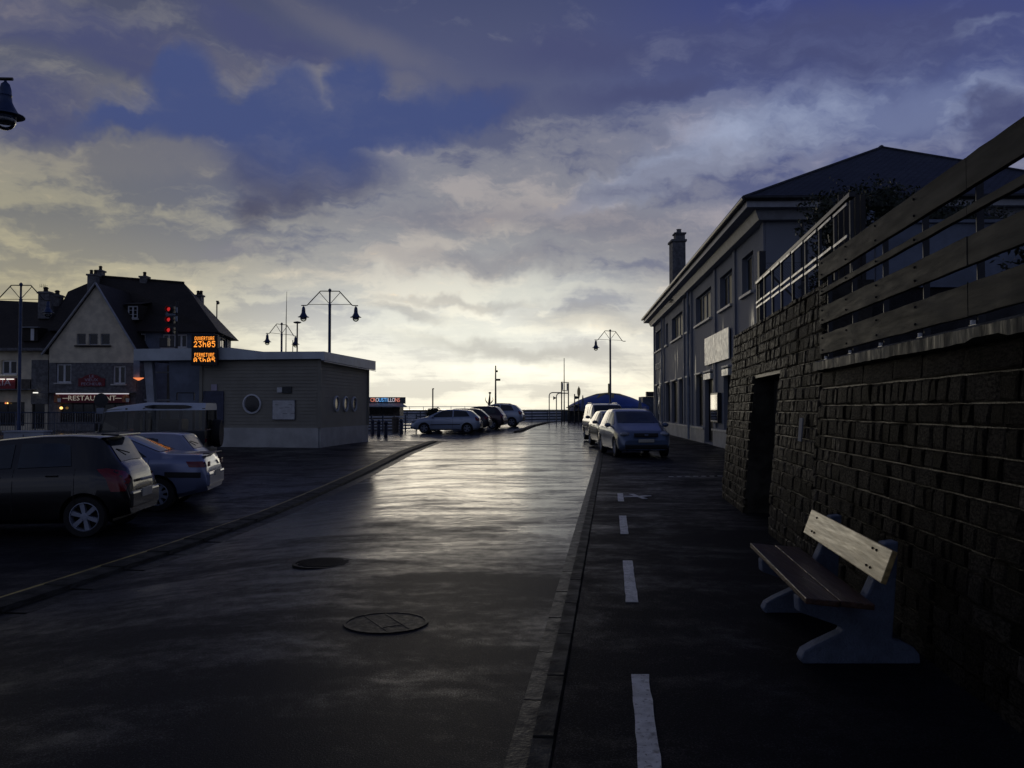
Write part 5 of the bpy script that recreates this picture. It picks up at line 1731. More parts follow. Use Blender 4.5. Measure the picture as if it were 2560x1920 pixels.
def car(name, label, P, mat, pos, heading, style='double', group=None):
    """pos = ground point under the body centre"""
    x0, y0 = pos
    r = thing(name, label, 'car', (x0, y0, gz(x0, y0) + pdz(y0) + .001 if x0 < 0 else gz(x0, y0) + .041), heading, group)
    S_ = Shape(P)
    L, W = P['L'], P['W']
    def sh(mb):
        mb.v = [(v[0] - L / 2, v[1], v[2]) for v in mb.v]
        return mb
    body = sh(S_.body()).build('body', mat, r, smooth=True, local=True, angle=32)
    cut = []
    wr = P['wr']
    for xw in P['wx']:
        cmb = MB().lathe([(wr + .045, -W * .6), (wr + .045, W * .6)], (xw - L / 2, 0, wr + .005), 36, Matrix(((1, 0, 0), (0, 0, 1), (0, 1, 0))))
        co = cmb.build('arch_cutter', 'car_trim', r, local=True)
        co.hide_render = True
        cut.append(co)
        md = body.modifiers.new('arch', 'BOOLEAN'); md.object = co; md.operation = 'DIFFERENCE'; md.solver = 'EXACT'
    CUTS.append((body, cut))
    # dark inner arches
    ia = MB()
    for xw in P['wx']:
        ia.box((xw - L / 2, 0, wr + .12), (wr * 2.05, W * .62, wr * 1.5))
    ia.build('underbody', 'car_trim', r, local=True)
    for xw in P['wx']:
        for sgn in (-1, 1):
            wheel(r, xw - L / 2, sgn * (W / 2 - .125), wr, P.get('rim', wr * .67), sgn, style)
    for poly in P['side']:
        for sgn in (-1, 1):
            sh(S_.side_patch(poly, sgn)).build('side_window', 'car_glass', r, smooth=True, local=True)
    for poly in P.get('trim', []):
        for sgn in (-1, 1):
            sh(S_.side_patch(poly, sgn, .012, 2)).build('rubbing_strip', 'car_trim', r, smooth=True, local=True)
    for poly in P.get('gap', []):
        for sgn in (-1, 1):
            sh(S_.side_patch(poly, sgn, .004, 6)).build('door_gap', 'car_trim', r, local=True)
    if 'tail' in P:
        for sgn in (-1, 1):
            sh(S_.side_patch(P['tail'], sgn, .014, 6, .02)).build('tail_light', 'tail_red', r, smooth=True, local=True)
            zs = [z for _, z in P['tail']]
            yy = S_.side_y(.02, (min(zs) + max(zs)) / 2)
            if max(zs) - min(zs) < .25: MB().box((-L / 2 - .004, sgn * (yy - .10), (min(zs) + max(zs)) / 2), (.02, .17, (max(zs) - min(zs)) * .8)).build('tail_light', 'tail_red', r, local=True, bevel=.006)
    a, b, ka, kb = P['screen']
    ws = sh(S_.top_patch(a, b, ka, kb)).build('windscreen', 'car_glass', r, smooth=True, local=True)
    a, b, ka, kb = P['rear']
    rw = sh(S_.top_patch(a, b, ka, kb)).build('rear_window', 'car_glass', r, smooth=True, local=True)
    if P.get('wiper'):
        xx = P['rear'][0] + .05
        zz = S_.top_z(xx, 0)
        MB().bar((xx - L / 2 - .03, .05, zz + .03), (xx - L / 2 + .05, .38, zz + .10), .016, .014).build('wiper', 'car_trim', rw, local=True)
    for sgn in (-1, 1):
        for pt, d, mt, nm in P['lamps']:
            o = MB().ball((pt[0] - L / 2, sgn * pt[1], pt[2]), d, 16).build(nm, mt, r, smooth=True, local=True)
        mx, my, mz = P['mirror']
        MB().ball((mx - L / 2, sgn * my, mz), (.08, .115, .075), 12).bar((mx - L / 2 + .02, sgn * (my - .2), mz - .06), (mx - L / 2, sgn * my, mz - .03), .05, .04).build('mirror', P.get('mirror_mat', mat), r, smooth=True, local=True)
        for hx, hz in P.get('handles', []):
            MB().box((hx - L / 2, sgn * (S_.side_y(hx, hz) + .018), hz), (.17, .03, .028)).build('door_handle', mat, r, local=True, bevel=.008)
    for (bx, bz, bw, bh, bt, mt, nm, rake) in P['boxes']:
        mm = Matrix.Rotation(R(rake), 3, 'Y')
        MB().box((bx - L / 2, 0, bz), (bt, bw, bh), mm).build(nm, mt, r, local=True, bevel=min(bt, bh) * .3)
    for k in P.get('rails', []):
        for sgn in (-1, 1):
            pts = [(x - L / 2, sgn * (S_.at(S_.wt, x) * W / 2 - .05), S_.top_z(x, S_.at(S_.wt, x) * W / 2 - .05) + (.05 if 0 < i < 6 else -.01)) for i, x in enumerate([k[0] + (k[1] - k[0]) * q / 6 for q in range(7)])]
            MB().tube(pts, .022, 6).build('roof_rail', P.get('rail_mat', 'steel_dark'), r, local=True, smooth=True)
    if 'antenna' in P:
        x = P['antenna']
        MB().tube([(x - L / 2, 0, S_.top_z(x, 0)), (x - L / 2 - .25, 0, S_.top_z(x, 0) + .30)], [.008, .004], 5).build('antenna', 'car_trim', r, local=True)
    return r

HATCH = dict(L=3.70, W=1.69, sm=2, wr=.30, rim=.212, wx=(.60, 2.98),
    top=[(0, .60), (.05, .98), (.16, 1.02), (.24, 1.14), (.42, 1.44), (.55, 1.475), (.9, 1.495), (1.3, 1.485), (1.9, 1.43), (2.3, 1.34), (3.0, 1.02), (3.45, .90), (3.66, .70), (3.7, .6)],
    wt=[(0, .62), (.3, .68), (.8, .72), (2.2, .72), (2.6, .74), (3.0, .80), (3.7, .66)],
    belt=[(0, .58), (.10, .92), (.5, .98), (2.6, .92), (3.1, .86), (3.5, .76), (3.7, .52)],
    plan=[(0, .84), (.15, .93), (.5, 1.0), (3.0, 1.0), (3.4, .93), (3.7, .72)],
    bot=[(0, .32), (.3, .24), (.8, .20), (3.0, .2), (3.4, .22), (3.7, .3)],
    side=[[(.80, 1.04), (.84, 1.33), (1.0, 1.365), (1.55, 1.36), (1.55, 1.01)], [(1.64, 1.01), (1.64, 1.355), (2.12, 1.29), (2.60, 1.06), (2.62, .98)]],
    gap=[[(.74, .45), (.74, 1.0), (.752, 1.0), (.752, .45)], [(1.59, .35), (1.59, 1.0), (1.602, 1.0), (1.602, .35)], [(2.58, .35), (2.58, .95), (2.592, .95), (2.592, .35)]],
    screen=(3.0, 2.34, .88, .90), rear=(.205, .44, .86, .84), wiper=True,
    tail=[(.44, .99), (.30, 1.0), (.12, .95), (.045, .86), (.045, .66), (.24, .66), (.30, .84)], lamps=[((3.42, .62, .74), (.20, .13, .10), 'head_lens', 'headlight')],
    mirror=(2.5, .93, 1.02), handles=[(1.05, .90), (1.85, .88)],
    boxes=[(.02, .52, 1.30, .24, .10, 'paint_black', 'bumper', 0), (-.035, .60, .46, .13, .02, 'plate', 'number_plate', 0), (.36, 1.485, 1.0, .03, .26, 'paint_black', 'spoiler', -4), (-.02, .80, .50, .045, .03, 'alloy', 'tailgate_handle', 0),
           (3.66, .42, 1.2, .2, .1, 'car_trim', 'bumper', 0), (3.68, .6, .7, .1, .05, 'car_trim', 'grille', 0)])
SEDAN = dict(L=4.55, W=1.76, sm=2, wr=.31, rim=.205, wx=(.86, 3.58),
    top=[(0, .70), (.04, .96), (.10, 1.02), (.75, 1.045), (.85, 1.06), (1.55, 1.37), (1.75, 1.40), (2.4, 1.415), (2.75, 1.385), (3.5, .98), (4.2, .86), (4.5, .68), (4.55, .55)],
    wt=[(0, .80), (.7, .80), (1.2, .68), (1.8, .66), (2.7, .66), (3.4, .80), (4.55, .66)],
    belt=[(0, .60), (.08, .93), (.6, .955), (1.2, .945), (3.2, .89), (3.8, .82), (4.4, .70), (4.55, .5)],
    plan=[(0, .86), (.18, .94), (.7, 1.0), (3.8, 1.0), (4.2, .93), (4.55, .74)],
    bot=[(0, .36), (.4, .26), (.9, .2), (3.7, .2), (4.2, .22), (4.55, .3)],
    side=[[(1.05, .985), (1.52, 1.27), (1.85, 1.325), (2.02, 1.33), (2.02, .975)], [(2.10, .975), (2.10, 1.33), (2.72, 1.31), (3.28, .96), (3.28, .94)]],
    trim=[[(.10, .60), (.10, .70), (.72, .72), (.72, .62)], [(1.35, .55), (1.35, .62), (3.2, .60), (3.2, .53)]],
    gap=[[(1.0, .80), (1.0, .97), (1.012, .97), (1.012, .80)], [(2.06, .35), (2.06, .97), (2.072, .97), (2.072, .35)]],
    screen=(3.46, 2.82, .80, .90), rear=(.88, 1.50, .86, .90),
    tail=[(.04, .79), (.04, .90), (.36, .905), (.30, .80)], lamps=[((4.3, .62, .72), (.2, .14, .09), 'head_lens', 'headlight')],
    mirror=(3.1, .95, .98), handles=[(1.25, .86), (2.3, .84)],
    boxes=[(.02, .56, 1.42, .26, .12, 'paint_silverblue', 'bumper', 0), (-.045, .66, .5, .11, .02, 'plate', 'number_plate', 0), (.05, 1.03, 1.2, .02, .12, 'car_trim', 'boot_lip', 0), (4.5, .45, 1.3, .2, .1, 'car_trim', 'bumper', 0)])
def vary(base, sx=1.0, sz=1.0, sw=1.0, **kw):
    """scale a car plan to another size"""
    P = {}
    for k, v in base.items():
        if k in ('top', 'belt', 'bot'): v = [(a * sx, b * sz) for a, b in v]
        elif k in ('wt', 'plan'): v = [(a * sx, b) for a, b in v]
        elif k in ('side', 'trim', 'gap'): v = [[(a * sx, b * sz) for a, b in p] for p in v]
        elif k == 'tail': v = [(a * sx, b * sz) for a, b in v]
        elif k in ('screen', 'rear'): v = (v[0] * sx, v[1] * sx, v[2], v[3])
        elif k == 'lamps': v = [((p[0] * sx, p[1] * sw, p[2] * sz), d, m, n) for p, d, m, n in v]
        elif k == 'mirror': v = (v[0] * sx, v[1] * sw, v[2] * sz)
        elif k == 'handles': v = [(a * sx, b * sz) for a, b in v]
        elif k == 'boxes': v = [(a * sx, b * sz, c * sw, d * sz, e, f, g, h) for a, b, c, d, e, f, g, h in v]
        elif k == 'wx': v = tuple(a * sx for a in v)
        elif k == 'L': v = v * sx
        elif k == 'W': v = v * sw
        P[k] = v
    P.update(kw)
    return P
ASTRA = dict(L=4.25, W=1.75, sm=3, wr=.31, rim=.21, wx=(.78, 3.39),
    top=[(0, .62), (.05, .95), (.18, 1.02), (.28, 1.12), (.62, 1.38), (.8, 1.42), (1.5, 1.46), (2.1, 1.445), (2.5, 1.36), (3.25, 1.0), (3.9, .86), (4.2, .66), (4.25, .55)],
    wt=[(0, .64), (.4, .66), (.9, .69), (2.4, .69), (2.9, .74), (3.3, .80), (4.25, .66)],
    belt=[(0, .58), (.1, .93), (.6, .97), (2.6, .92), (3.4, .85), (4.0, .72), (4.25, .5)],
    plan=[(0, .84), (.15, .93), (.6, 1.0), (3.4, 1.0), (3.9, .93), (4.25, .72)],
    bot=[(0, .34), (.3, .24), (.8, .2), (3.4, .2), (3.9, .22), (4.25, .3)],
    side=[[(.62, 1.03), (.85, 1.33), (1.05, 1.355), (1.60, 1.385), (1.60, 1.0)], [(1.68, 1.0), (1.68, 1.385), (2.3, 1.36), (2.98, 1.0), (2.98, .965)]],
    trim=[[(1.2, .52), (1.2, .57), (3.0, .55), (3.0, .50)]],
    gap=[[(1.64, .35), (1.64, 1.0), (1.655, 1.0), (1.655, .35)], [(2.9, .35), (2.9, .95), (2.912, .95), (2.912, .35)]],
    screen=(3.2, 2.54, .84, .90), rear=(.30, .62, .86, .86),
    tail=[(.05, .76), (.05, .93), (.32, 1.0), (.26, .78)], lamps=[((3.98, .62, .72), (.24, .14, .10), 'head_lens', 'headlight')],
    mirror=(2.85, .95, 1.0), handles=[(1.15, .88), (1.95, .86)],
    boxes=[(.02, .50, 1.36, .24, .10, 'car_trim', 'bumper', 0), (-.035, .68, .5, .11, .02, 'plate', 'number_plate', 0), (4.2, .42, 1.3, .2, .1, 'car_trim', 'bumper', 0)])
CMAX = dict(L=4.33, W=1.83, sm=3, wr=.32, rim=.215, wx=(.80, 3.45),
    top=[(0, .66), (.05, 1.0), (.2, 1.08), (.35, 1.3), (.6, 1.55), (1.2, 1.60), (1.9, 1.60), (2.35, 1.52), (3.15, 1.12), (3.4, 1.04), (4.0, .88), (4.26, .72), (4.33, .58)],
    wt=[(0, .66), (.4, .70), (.9, .73), (2.3, .73), (2.8, .80), (3.2, .86), (3.8, .80), (4.33, .70)],
    belt=[(0, .6), (.1, .98), (.6, 1.03), (2.8, .99), (3.4, .92), (4.0, .78), (4.33, .52)],
    plan=[(0, .86), (.15, .94), (.6, 1.0), (3.5, 1.0), (4.0, .95), (4.33, .80)],
    bot=[(0, .34), (.3, .24), (.8, .2), (3.4, .2), (3.9, .22), (4.33, .26)],
    side=[[(.5, 1.1), (.7, 1.45), (1.6, 1.51), (1.6, 1.07)], [(1.7, 1.07), (1.7, 1.51), (2.25, 1.46), (2.95, 1.1), (2.95, 1.04)]],
    gap=[[(1.65, .35), (1.65, 1.05), (1.665, 1.05), (1.665, .35)]],
    screen=(3.12, 2.36, .90, .92), rear=(.24, .58, .86, .86),
    tail=[(.05, .8), (.05, .97), (.26, 1.06), (.22, .82)], lamps=[((4.08, .66, .77), (.17, .17, .085), 'head_lens', 'headlight')],
    mirror=(2.85, 1.0, 1.05), handles=[(1.2, .96), (2.0, .94)],
    boxes=[(4.305, .745, .80, .125, .07, 'car_trim', 'grille', -8), (4.35, .745, .12, .05, .03, 'paint_silverblue', 'emblem', 0), (4.34, .56, .52, .11, .05, 'plate', 'number_plate', 0), (4.28, .36, 1.42, .17, .14, 'car_trim', 'lower_grille', 0),
           (.02, .52, 1.4, .25, .1, 'paint_greyblue', 'bumper', 0)])
VAN = dict(L=4.15, W=1.74, sm=3, wr=.31, rim=.2, wx=(.75, 3.4),
    top=[(0, .8), (.03, 1.6), (.1, 1.76), (.4, 1.80), (1.8, 1.80), (2.4, 1.74), (3.1, 1.2), (3.3, 1.12), (3.9, .95), (4.1, .75), (4.15, .6)],
    wt=[(0, .78), (2.0, .78), (2.6, .80), (3.1, .84), (4.15, .72)],
    belt=[(0, .9), (.1, 1.05), (2.9, 1.05), (3.3, 1.0), (3.9, .82), (4.15, .5)],
    plan=[(0, .94), (.2, 1.0), (3.4, 1.0), (3.9, .93), (4.15, .76)],
    bot=[(0, .34), (.8, .2), (3.4, .2), (4.15, .28)],
    side=[[(.3, 1.12), (.3, 1.62), (1.2, 1.64), (1.2, 1.10)], [(1.7, 1.1), (1.7, 1.64), (2.3, 1.58), (2.85, 1.12), (2.85, 1.08)]],
    screen=(3.08, 2.44, .90, .92), rear=(.03, .09, .8, .8),
    lamps=[((.03, .74, 1.05), (.06, .08, .2), 'tail_red', 'tail_light'), ((3.9, .62, .82), (.2, .15, .12), 'head_lens', 'headlight')],
    mirror=(2.8, .99, 1.15), boxes=[(4.12, .45, 1.3, .24, .12, 'car_trim', 'bumper', 0), (4.14, .7, .6, .1, .06, 'car_trim', 'grille', 0)],
    rails=[(.3, 2.0)], rail_mat='galvanised')
SUV = vary(ASTRA, 1.06, 1.20, 1.03, wr=.35, rim=.23, rails=[(.9, 2.3)])

PI = math.pi
PK = 'cars parked nose-left in the near car park'
car('parked_car', 'black hatchback with red tail lights, nearest car on the left', HATCH, 'paint_black', (-5.72 - 1.84, 13.25), PI + R(6), 'spokes', PK)
car('parked_car', 'silver-blue saloon with black rubbing strip beside the black hatchback', SEDAN, 'paint_silverblue', (-5.74 - 2.25, 16.35), PI + R(8), 'holes', PK)
car('parked_car', 'silver hatchback with big sloping rear window behind the saloon', vary(HATCH, 1.10, .885, 1.0, wiper=True, boxes=[(.02, .5, 1.4, .24, .1, 'paint_silver', 'bumper', 0), (-.03, .85, 1.2, .03, .03, 'paint_silver', 'tailgate_lip', 0), (4.1, .42, 1.3, .2, .1, 'car_trim', 'bumper', 0)]), 'paint_silver', (-6.88 - 2.03, 19.4), PI + R(6), 'holes', PK)
FK = 'cars parked side by side near the sea front'
car('parked_car', 'silver five-door hatchback, nearest of the cars by the sea front', ASTRA, 'paint_iceblue', (KX(1116, 52.2), 52.6), PI - R(4), 'double', FK)
car('parked_car', 'dark grey car just behind the silver five-door hatchback', vary(ASTRA, 1.06, 1.02, 1.02), 'paint_anthracite', (KX(1141, 56.2), 56.3), PI - R(6), 'double', FK)
car('parked_car', 'aubergine car with a lit red tail light beside the dark grey car', vary(CMAX, .98, 1.0, .98, boxes=[(.02, .52, 1.4, .25, .1, 'paint_aubergine', 'bumper', 0), (4.2, .42, 1.3, .2, .1, 'car_trim', 'bumper', 0)]), 'paint_aubergine', (KX(1190, 60.5), 60.6), PI - R(10), 'double', FK)
car('parked_car', 'silver estate car with dark roof rails, farthest of the sea-front cars', SUV, 'paint_iceblue', (KX(1237, 66), 66.2), PI - R(8), 'double', FK)
RK = 'cars parked along the right kerb'
hd = -PI / 2 + R(4.0)
car('parked_car', 'grey-blue compact van facing the camera at the head of the right-hand row', CMAX, 'paint_greyblue', (KX(1590, 28.0) + .18, 28.0 + 2.16), hd, 'double', RK)
car('parked_car', 'slim champagne car half hidden behind the grey-blue compact van', vary(ASTRA, .95, 1.03, .97, boxes=[(4.2, .42, 1.3, .2, .1, 'car_trim', 'bumper', 0)]), 'paint_champagne', (KX(1547, 34.5), 36.2), hd, 'double', RK)
car('parked_car', 'pale small van with roof rails at the far end of the right-hand row', VAN, 'paint_pearl', (KX(1527, 39.6), 41.8), hd, 'double', RK)

def land_rover():
    """tall boxy four-wheel drive, nose to the left, see-through cabin"""
    Lr, W = 3.9, 1.79
    x0, y0 = -8.12 - Lr / 2, 23.0
    g = gz(x0, y0) + .056
    r = thing('four_wheel_drive', 'boxy dark off-road vehicle with white roof and rear spare wheel', 'car', (x0, y0, g), PI + R(9))
    X = lambda x: x - Lr / 2          # x from the tail
    hw = W / 2
    b = MB()
    prof = [(0, .50), (0, 1.22), (2.62, 1.22), (2.72, 1.16), (3.82, 1.10), (3.9, 1.02), (3.9, .55), (3.55, .5), (3.45, .85), (2.75, .85), (2.65, .5), (1.15, .5), (1.05, .85), (.35, .85), (.25, .5)]
    b.prism([(X(a), z) for a, z in prof], (0, -hw, 0), (1, 0, 0), (0, 0, 1), (0, 1, 0), W)
    b.build('body', 'rover_green', r, local=True, bevel=.02)
    # roof shell: lower at the front, ribbed sides with the little slot windows
    rf = MB()
    sec = [(.0, 1.75, 1.935), (1.45, 1.745, 1.95), (2.2, 1.715, 1.84), (2.52, 1.69, 1.745)]
    for x, zl, zh in sec:
        for y, z in ((-hw + .05, zl), (-hw + .11, zh - .06), (-hw + .2, zh), (hw - .2, zh), (hw - .11, zh - .06), (hw - .05, zl)):
            rf.v.append((X(x), y, z))
    for i in range(3):
        for k in range(6):
            k2 = (k + 1) % 6
            rf.f.append((i * 6 + k, i * 6 + k2, i * 6 + 6 + k2, i * 6 + 6 + k))
    rf.f += [tuple(range(6)), tuple(range(18, 24))[::-1]]
    roof = rf.build('roof', 'rover_white', r, local=True, smooth=True, angle=50)
    for sgn in (-1, 1):
        pts = []
        for k in range(16):
            a = 2 * PI * k / 16
            pts.append((.34 * math.cos(a) + (.25 if math.cos(a) > 0 else -.25), .052 * math.sin(a)))
        MB().prism([(X(.92 + a), 1.835 + z) for a, z in pts], (0, sgn * (hw - .072), 0), (1, 0, 0), (0, -.0, 1), (0, sgn * 1, .0), .022).build('roof_window', 'window_glass', roof, local=True)
    # pillars, glass
    for x, w_ in ((.04, .08), (.62, .07), (1.52, .06), (1.95, .05), (2.58, .06)):
        for sgn in (-1, 1):
            top_x = x if x < 2.5 else x - .12
            MB().bar((X(x), sgn * (hw - .05), 1.2), (X(top_x), sgn * (hw - .08), 1.80), .03, w_, up=(1, 0, 0)).build('pillar', 'rover_green', r, local=True)
    for a, c in ((.09, .58), (.66, 1.48), (1.56, 1.92), (1.98, 2.54)):
        for sgn in (-1, 1):
            MB().add([(X(a), sgn * (hw - .06), 1.22), (X(c), sgn * (hw - .06), 1.22), (X(c - (.1 if c > 2.5 else 0)), sgn * (hw - .085), 1.78), (X(a), sgn * (hw - .085), 1.78)], [(0, 1, 2, 3)]).build('side_window', 'cabin_glass', r, local=True, fix=False)
    MB().add([(X(2.58), -hw + .1, 1.22), (X(2.58), hw - .1, 1.22), (X(2.45), hw - .12, 1.76), (X(2.45), -hw + .12, 1.76)], [(0, 1, 2, 3)]).build('windscreen', 'cabin_glass', r, local=True, fix=False)
    MB().box((X(.02), 0, 1.5), (.04, W * .5, .5)).build('rear_door', 'cabin_glass', r, local=True)
    for s_ in (-.42, .42):
        MB().box((X(1.75), s_, 1.2), (.16, .45, .62)).build('seat', 'car_trim', r, local=True, bevel=.04)
        MB().box((X(1.72), s_, 1.58), (.1, .24, .18)).build('headrest', 'car_trim', r, local=True, bevel=.04)
    MB().box((X(.95), .1, 1.36), (.6, .9, .3)).build('luggage', 'sign_dark', r, local=True, bevel=.05)
    MB().tube([(X(2.2), .42 + .2 * math.cos(t * PI / 6), 1.32 + .2 * math.sin(t * PI / 6)) for t in range(13)], .015, 6, cap=False).build('steering_wheel', 'car_trim', r, local=True)
    for xw in (.70, 3.10):
        for sgn in (-1, 1):
            wheel(r, X(xw), sgn * (hw - .12), .375, .22, sgn, 'holes', .22)
    MB().box((X(1.9), 0, .52), (3.2, .9, .3)).build('chassis', 'car_trim', r, local=True)
    # spare wheel on the tail
    m = Matrix(((0, 0, -1), (1, 0, 0), (0, -1, 0)))
    sp = MB().lathe([(.2, -.11), (.355, -.11), (.375, -.07), (.375, .07), (.355, .11), (.2, .11)], (X(-.13), -.2, 1.12), 28, m).build('spare_wheel', 'tyre', r, local=True, smooth=True)
    MB().lathe([(.2, .02), (.19, .06), (.06, .07), (.0, .07)], (X(-.13), -.2, 1.12), 20, m).build('rim', 'alloy_dark', sp, local=True)
    for sgn in (-1, 1):
        MB().box((X(-.01), sgn * .78, .95), (.03, .09, .09)).build('tail_light', 'tail_red', r, local=True)
        MB().lathe([(.1, 0), (.1, .03), (.0, .04)], (X(3.9), sgn * .6, .95), 14, Matrix(((0, 0, 1), (1, 0, 0), (0, 1, 0)))).build('headlight', 'head_lens', r, local=True)
        MB().box((X(2.62), sgn * (hw + .12), 1.32), (.05, .14, .2)).build('mirror', 'car_trim', r, local=True, bevel=.015)
    rk = MB()
    rk.bar((X(.55), -.5, 2.02), (X(.55), -.5, 2.22), .03, .03).bar((X(1.0), -.5, 2.02), (X(1.0), -.5, 2.22), .03, .03).bar((X(.55), -.5, 2.22), (X(1.0), -.5, 2.22), .03, .03)
    rk.build('roof_bar', 'car_trim', r, local=True)
    MB().tube([(X(.36), -.6, 1.98), (X(.28), -.62, 2.28)], .008, 5).build('antenna', 'car_trim', r, local=True)
land_rover()

# ------------------------------------------------------------------ street lamps with bell-shaped heads
def street_lamp(x, y, rot, label, heads=(1, -1), arm=.0):
    g = gz(x, y)
    r = thing('street_lamp', label, 'street lamp', (x, y, g), rot, 'twin bell street lamps')
    H_ = 8.05 - g
    MB().lathe([(.11, 0), (.11, .9), (.085, 1.0), (.075, H_ - 1.0), (.085, H_ - .78), (.05, H_ - .72), (.05, H_ - .12), (.085, H_ - .06), (.085, H_ + .02), (.0, H_ + .1)], (0, 0, 0), 14).build('post', 'lamp_blue', r, smooth=True, local=True)
    for s in (1, -1):
        P = lambda a, z: (s * a, 0, H_ + z)
        MB().tube([P(.04, -.06), P(.50, -.06), P(1.20, -.82), P(1.32, -.84), P(1.52, -.84)], .028, 7).build('arm', 'arm_dark', r, smooth=True, local=True, angle=60)
        MB().tube([P(.55, -.14), P(.06, -.70)], .018, 6).build('strut', 'arm_dark', r, local=True)
        MB().tube([P(.05, -.78), P(1.13, -.78)], .016, 6).build('tie', 'arm_dark', r, local=True)
        if s in heads:
            c = (s * 1.40, 0, H_ - .84)
            k = .87
            h = MB().lathe([(a_ * k, b_ * k) for a_, b_ in [(.015, -.02), (.03, -.06), (.075, -.10), (.105, -.20), (.115, -.32), (.125, -.325), (.115, -.34), (.125, -.45), (.155, -.52), (.20, -.60), (.235, -.66), (.35, -.715), (.35, -.73), (.20, -.725), (.185, -.85), (.0, -.86)]], c, 18).build('lamp_head', 'lamp_blue', r, smooth=True, local=True, angle=50)
            MB().ball((c[0], c[1], c[2] - .80 * k), (.20 * k, .20 * k, .20 * k), 16, z0=-1.0, z1=.35).build('globe', 'globe_glass', h, smooth=True, local=True)
    return r
street_lamp(KX(823, 46.2), 46.2, R(2), 'tall twin-headed street lamp standing behind the harbour office corner')
street_lamp(KX(703, 64.5), 64.5, R(58), 'small distant twin-headed street lamp beside the roof aerials')
street_lamp(KX(48, 44.0), 44.0, R(0), 'twin-armed street lamp before the roof of the left houses')
street_lamp(KX(1526, 70.0), 70.0, R(28), 'street lamp on the right with only its left head left', heads=(-1,))
street_lamp(-8.62 - 1.32, 14.3, R(2), 'nearest street lamp, only its right head in the top left corner')

# ------------------------------------------------------------------ left edge bits
def left_bits():
    Y = 45.0
    xa, xb = KX(-60, Y), KX(330, Y)
    r = thing('harbour_railing', 'blue tubular railing with vertical bars along the left quay', 'railing', ((xa + xb) / 2, Y, gz(xa, Y)))
    z0 = gz(xa, Y)
    for z in (1.36, .80, .2):
        MB().tube([(xa, Y, z0 + z), (xb, Y, z0 + z)], .035 if z > 1 else .022, 6).build('rail', 'rail_blue', r)
    x = xa
    while x < xb:
        MB().bar((x, Y, z0 - .05), (x, Y, z0 + 1.36), .05, .05).build('post', 'rail_blue', r)
        for k in range(1, 8):
            MB().bar((x + k * .13, Y, z0 + .2), (x + k * .13, Y, z0 + 1.36), .018, .018).build('bar', 'rail_blue', r)
        x += 1.04
    # white cabinet
    x0, x1 = KX(10, 24), KX(110, 24)
    g = gz(x0, 24) + .055
    c = thing('white_cabinet', 'plain white cabinet behind the black hatchback', 'cabinet', ((x0 + x1) / 2, 24, g))
    MB().box(((x0 + x1) / 2, 24.2, g + .56), (x1 - x0, .4, 1.1)).build('case', 'render_white', c, bevel=.02)
    MB().box(((x0 + x1) / 2, 24.2, g + 1.13), (x1 - x0 + .06, .46, .04)).build('lid', 'render_white', c)
    MB().box(((x0 + x1) / 2, 23.992, g + .55), (.012, .01, 1.0)).build('door_gap', 'steel_dark', c)
    # round no-parking sign seen from behind
    xs, Ys = KX(254, 40), 40
    g = gz(xs, Ys) + pdz(Ys)
    s = thing('round_sign', 'round dark traffic sign seen from behind in front of the restaurant', 'sign', (xs, Ys, g))
    MB().tube([(xs, Ys, g), (xs, Ys, KZ(985, Ys))], .035, 8).build('post', 'steel_dark', s)
    MB().lathe([(.33, -.01), (.33, .01), (.0, .012)], (xs, Ys - .04, KZ(1001, Ys)), 28, Matrix(((1, 0, 0), (0, 0, -1), (0, 1, 0)))).build('disc', 'steel_dark', s)
    MB().box((xs, Ys - .04, KZ(1027, Ys)), (.42, .02, .26)).build('plate', 'render_grey', s)
    # pole behind the roof of the restaurant
    xp, Yp = KX(540, 70), 70
    p = thing('camera_pole', 'thin pole with a small camera behind the restaurant roof', 'pole', (xp, Yp, gz(xp, Yp)))
    MB().tube([(xp, Yp, 0), (xp, Yp, KZ(751, Yp))], .05, 8).build('pole', 'steel_dark', p)
    MB().ball((xp + .12, Yp - .1, KZ(757, Yp)), (.14, .12, .13), 10).box((xp + .06, Yp - .05, KZ(753, Yp)), (.2, .1, .1)).build('camera', 'steel_dark', p)
left_bits()

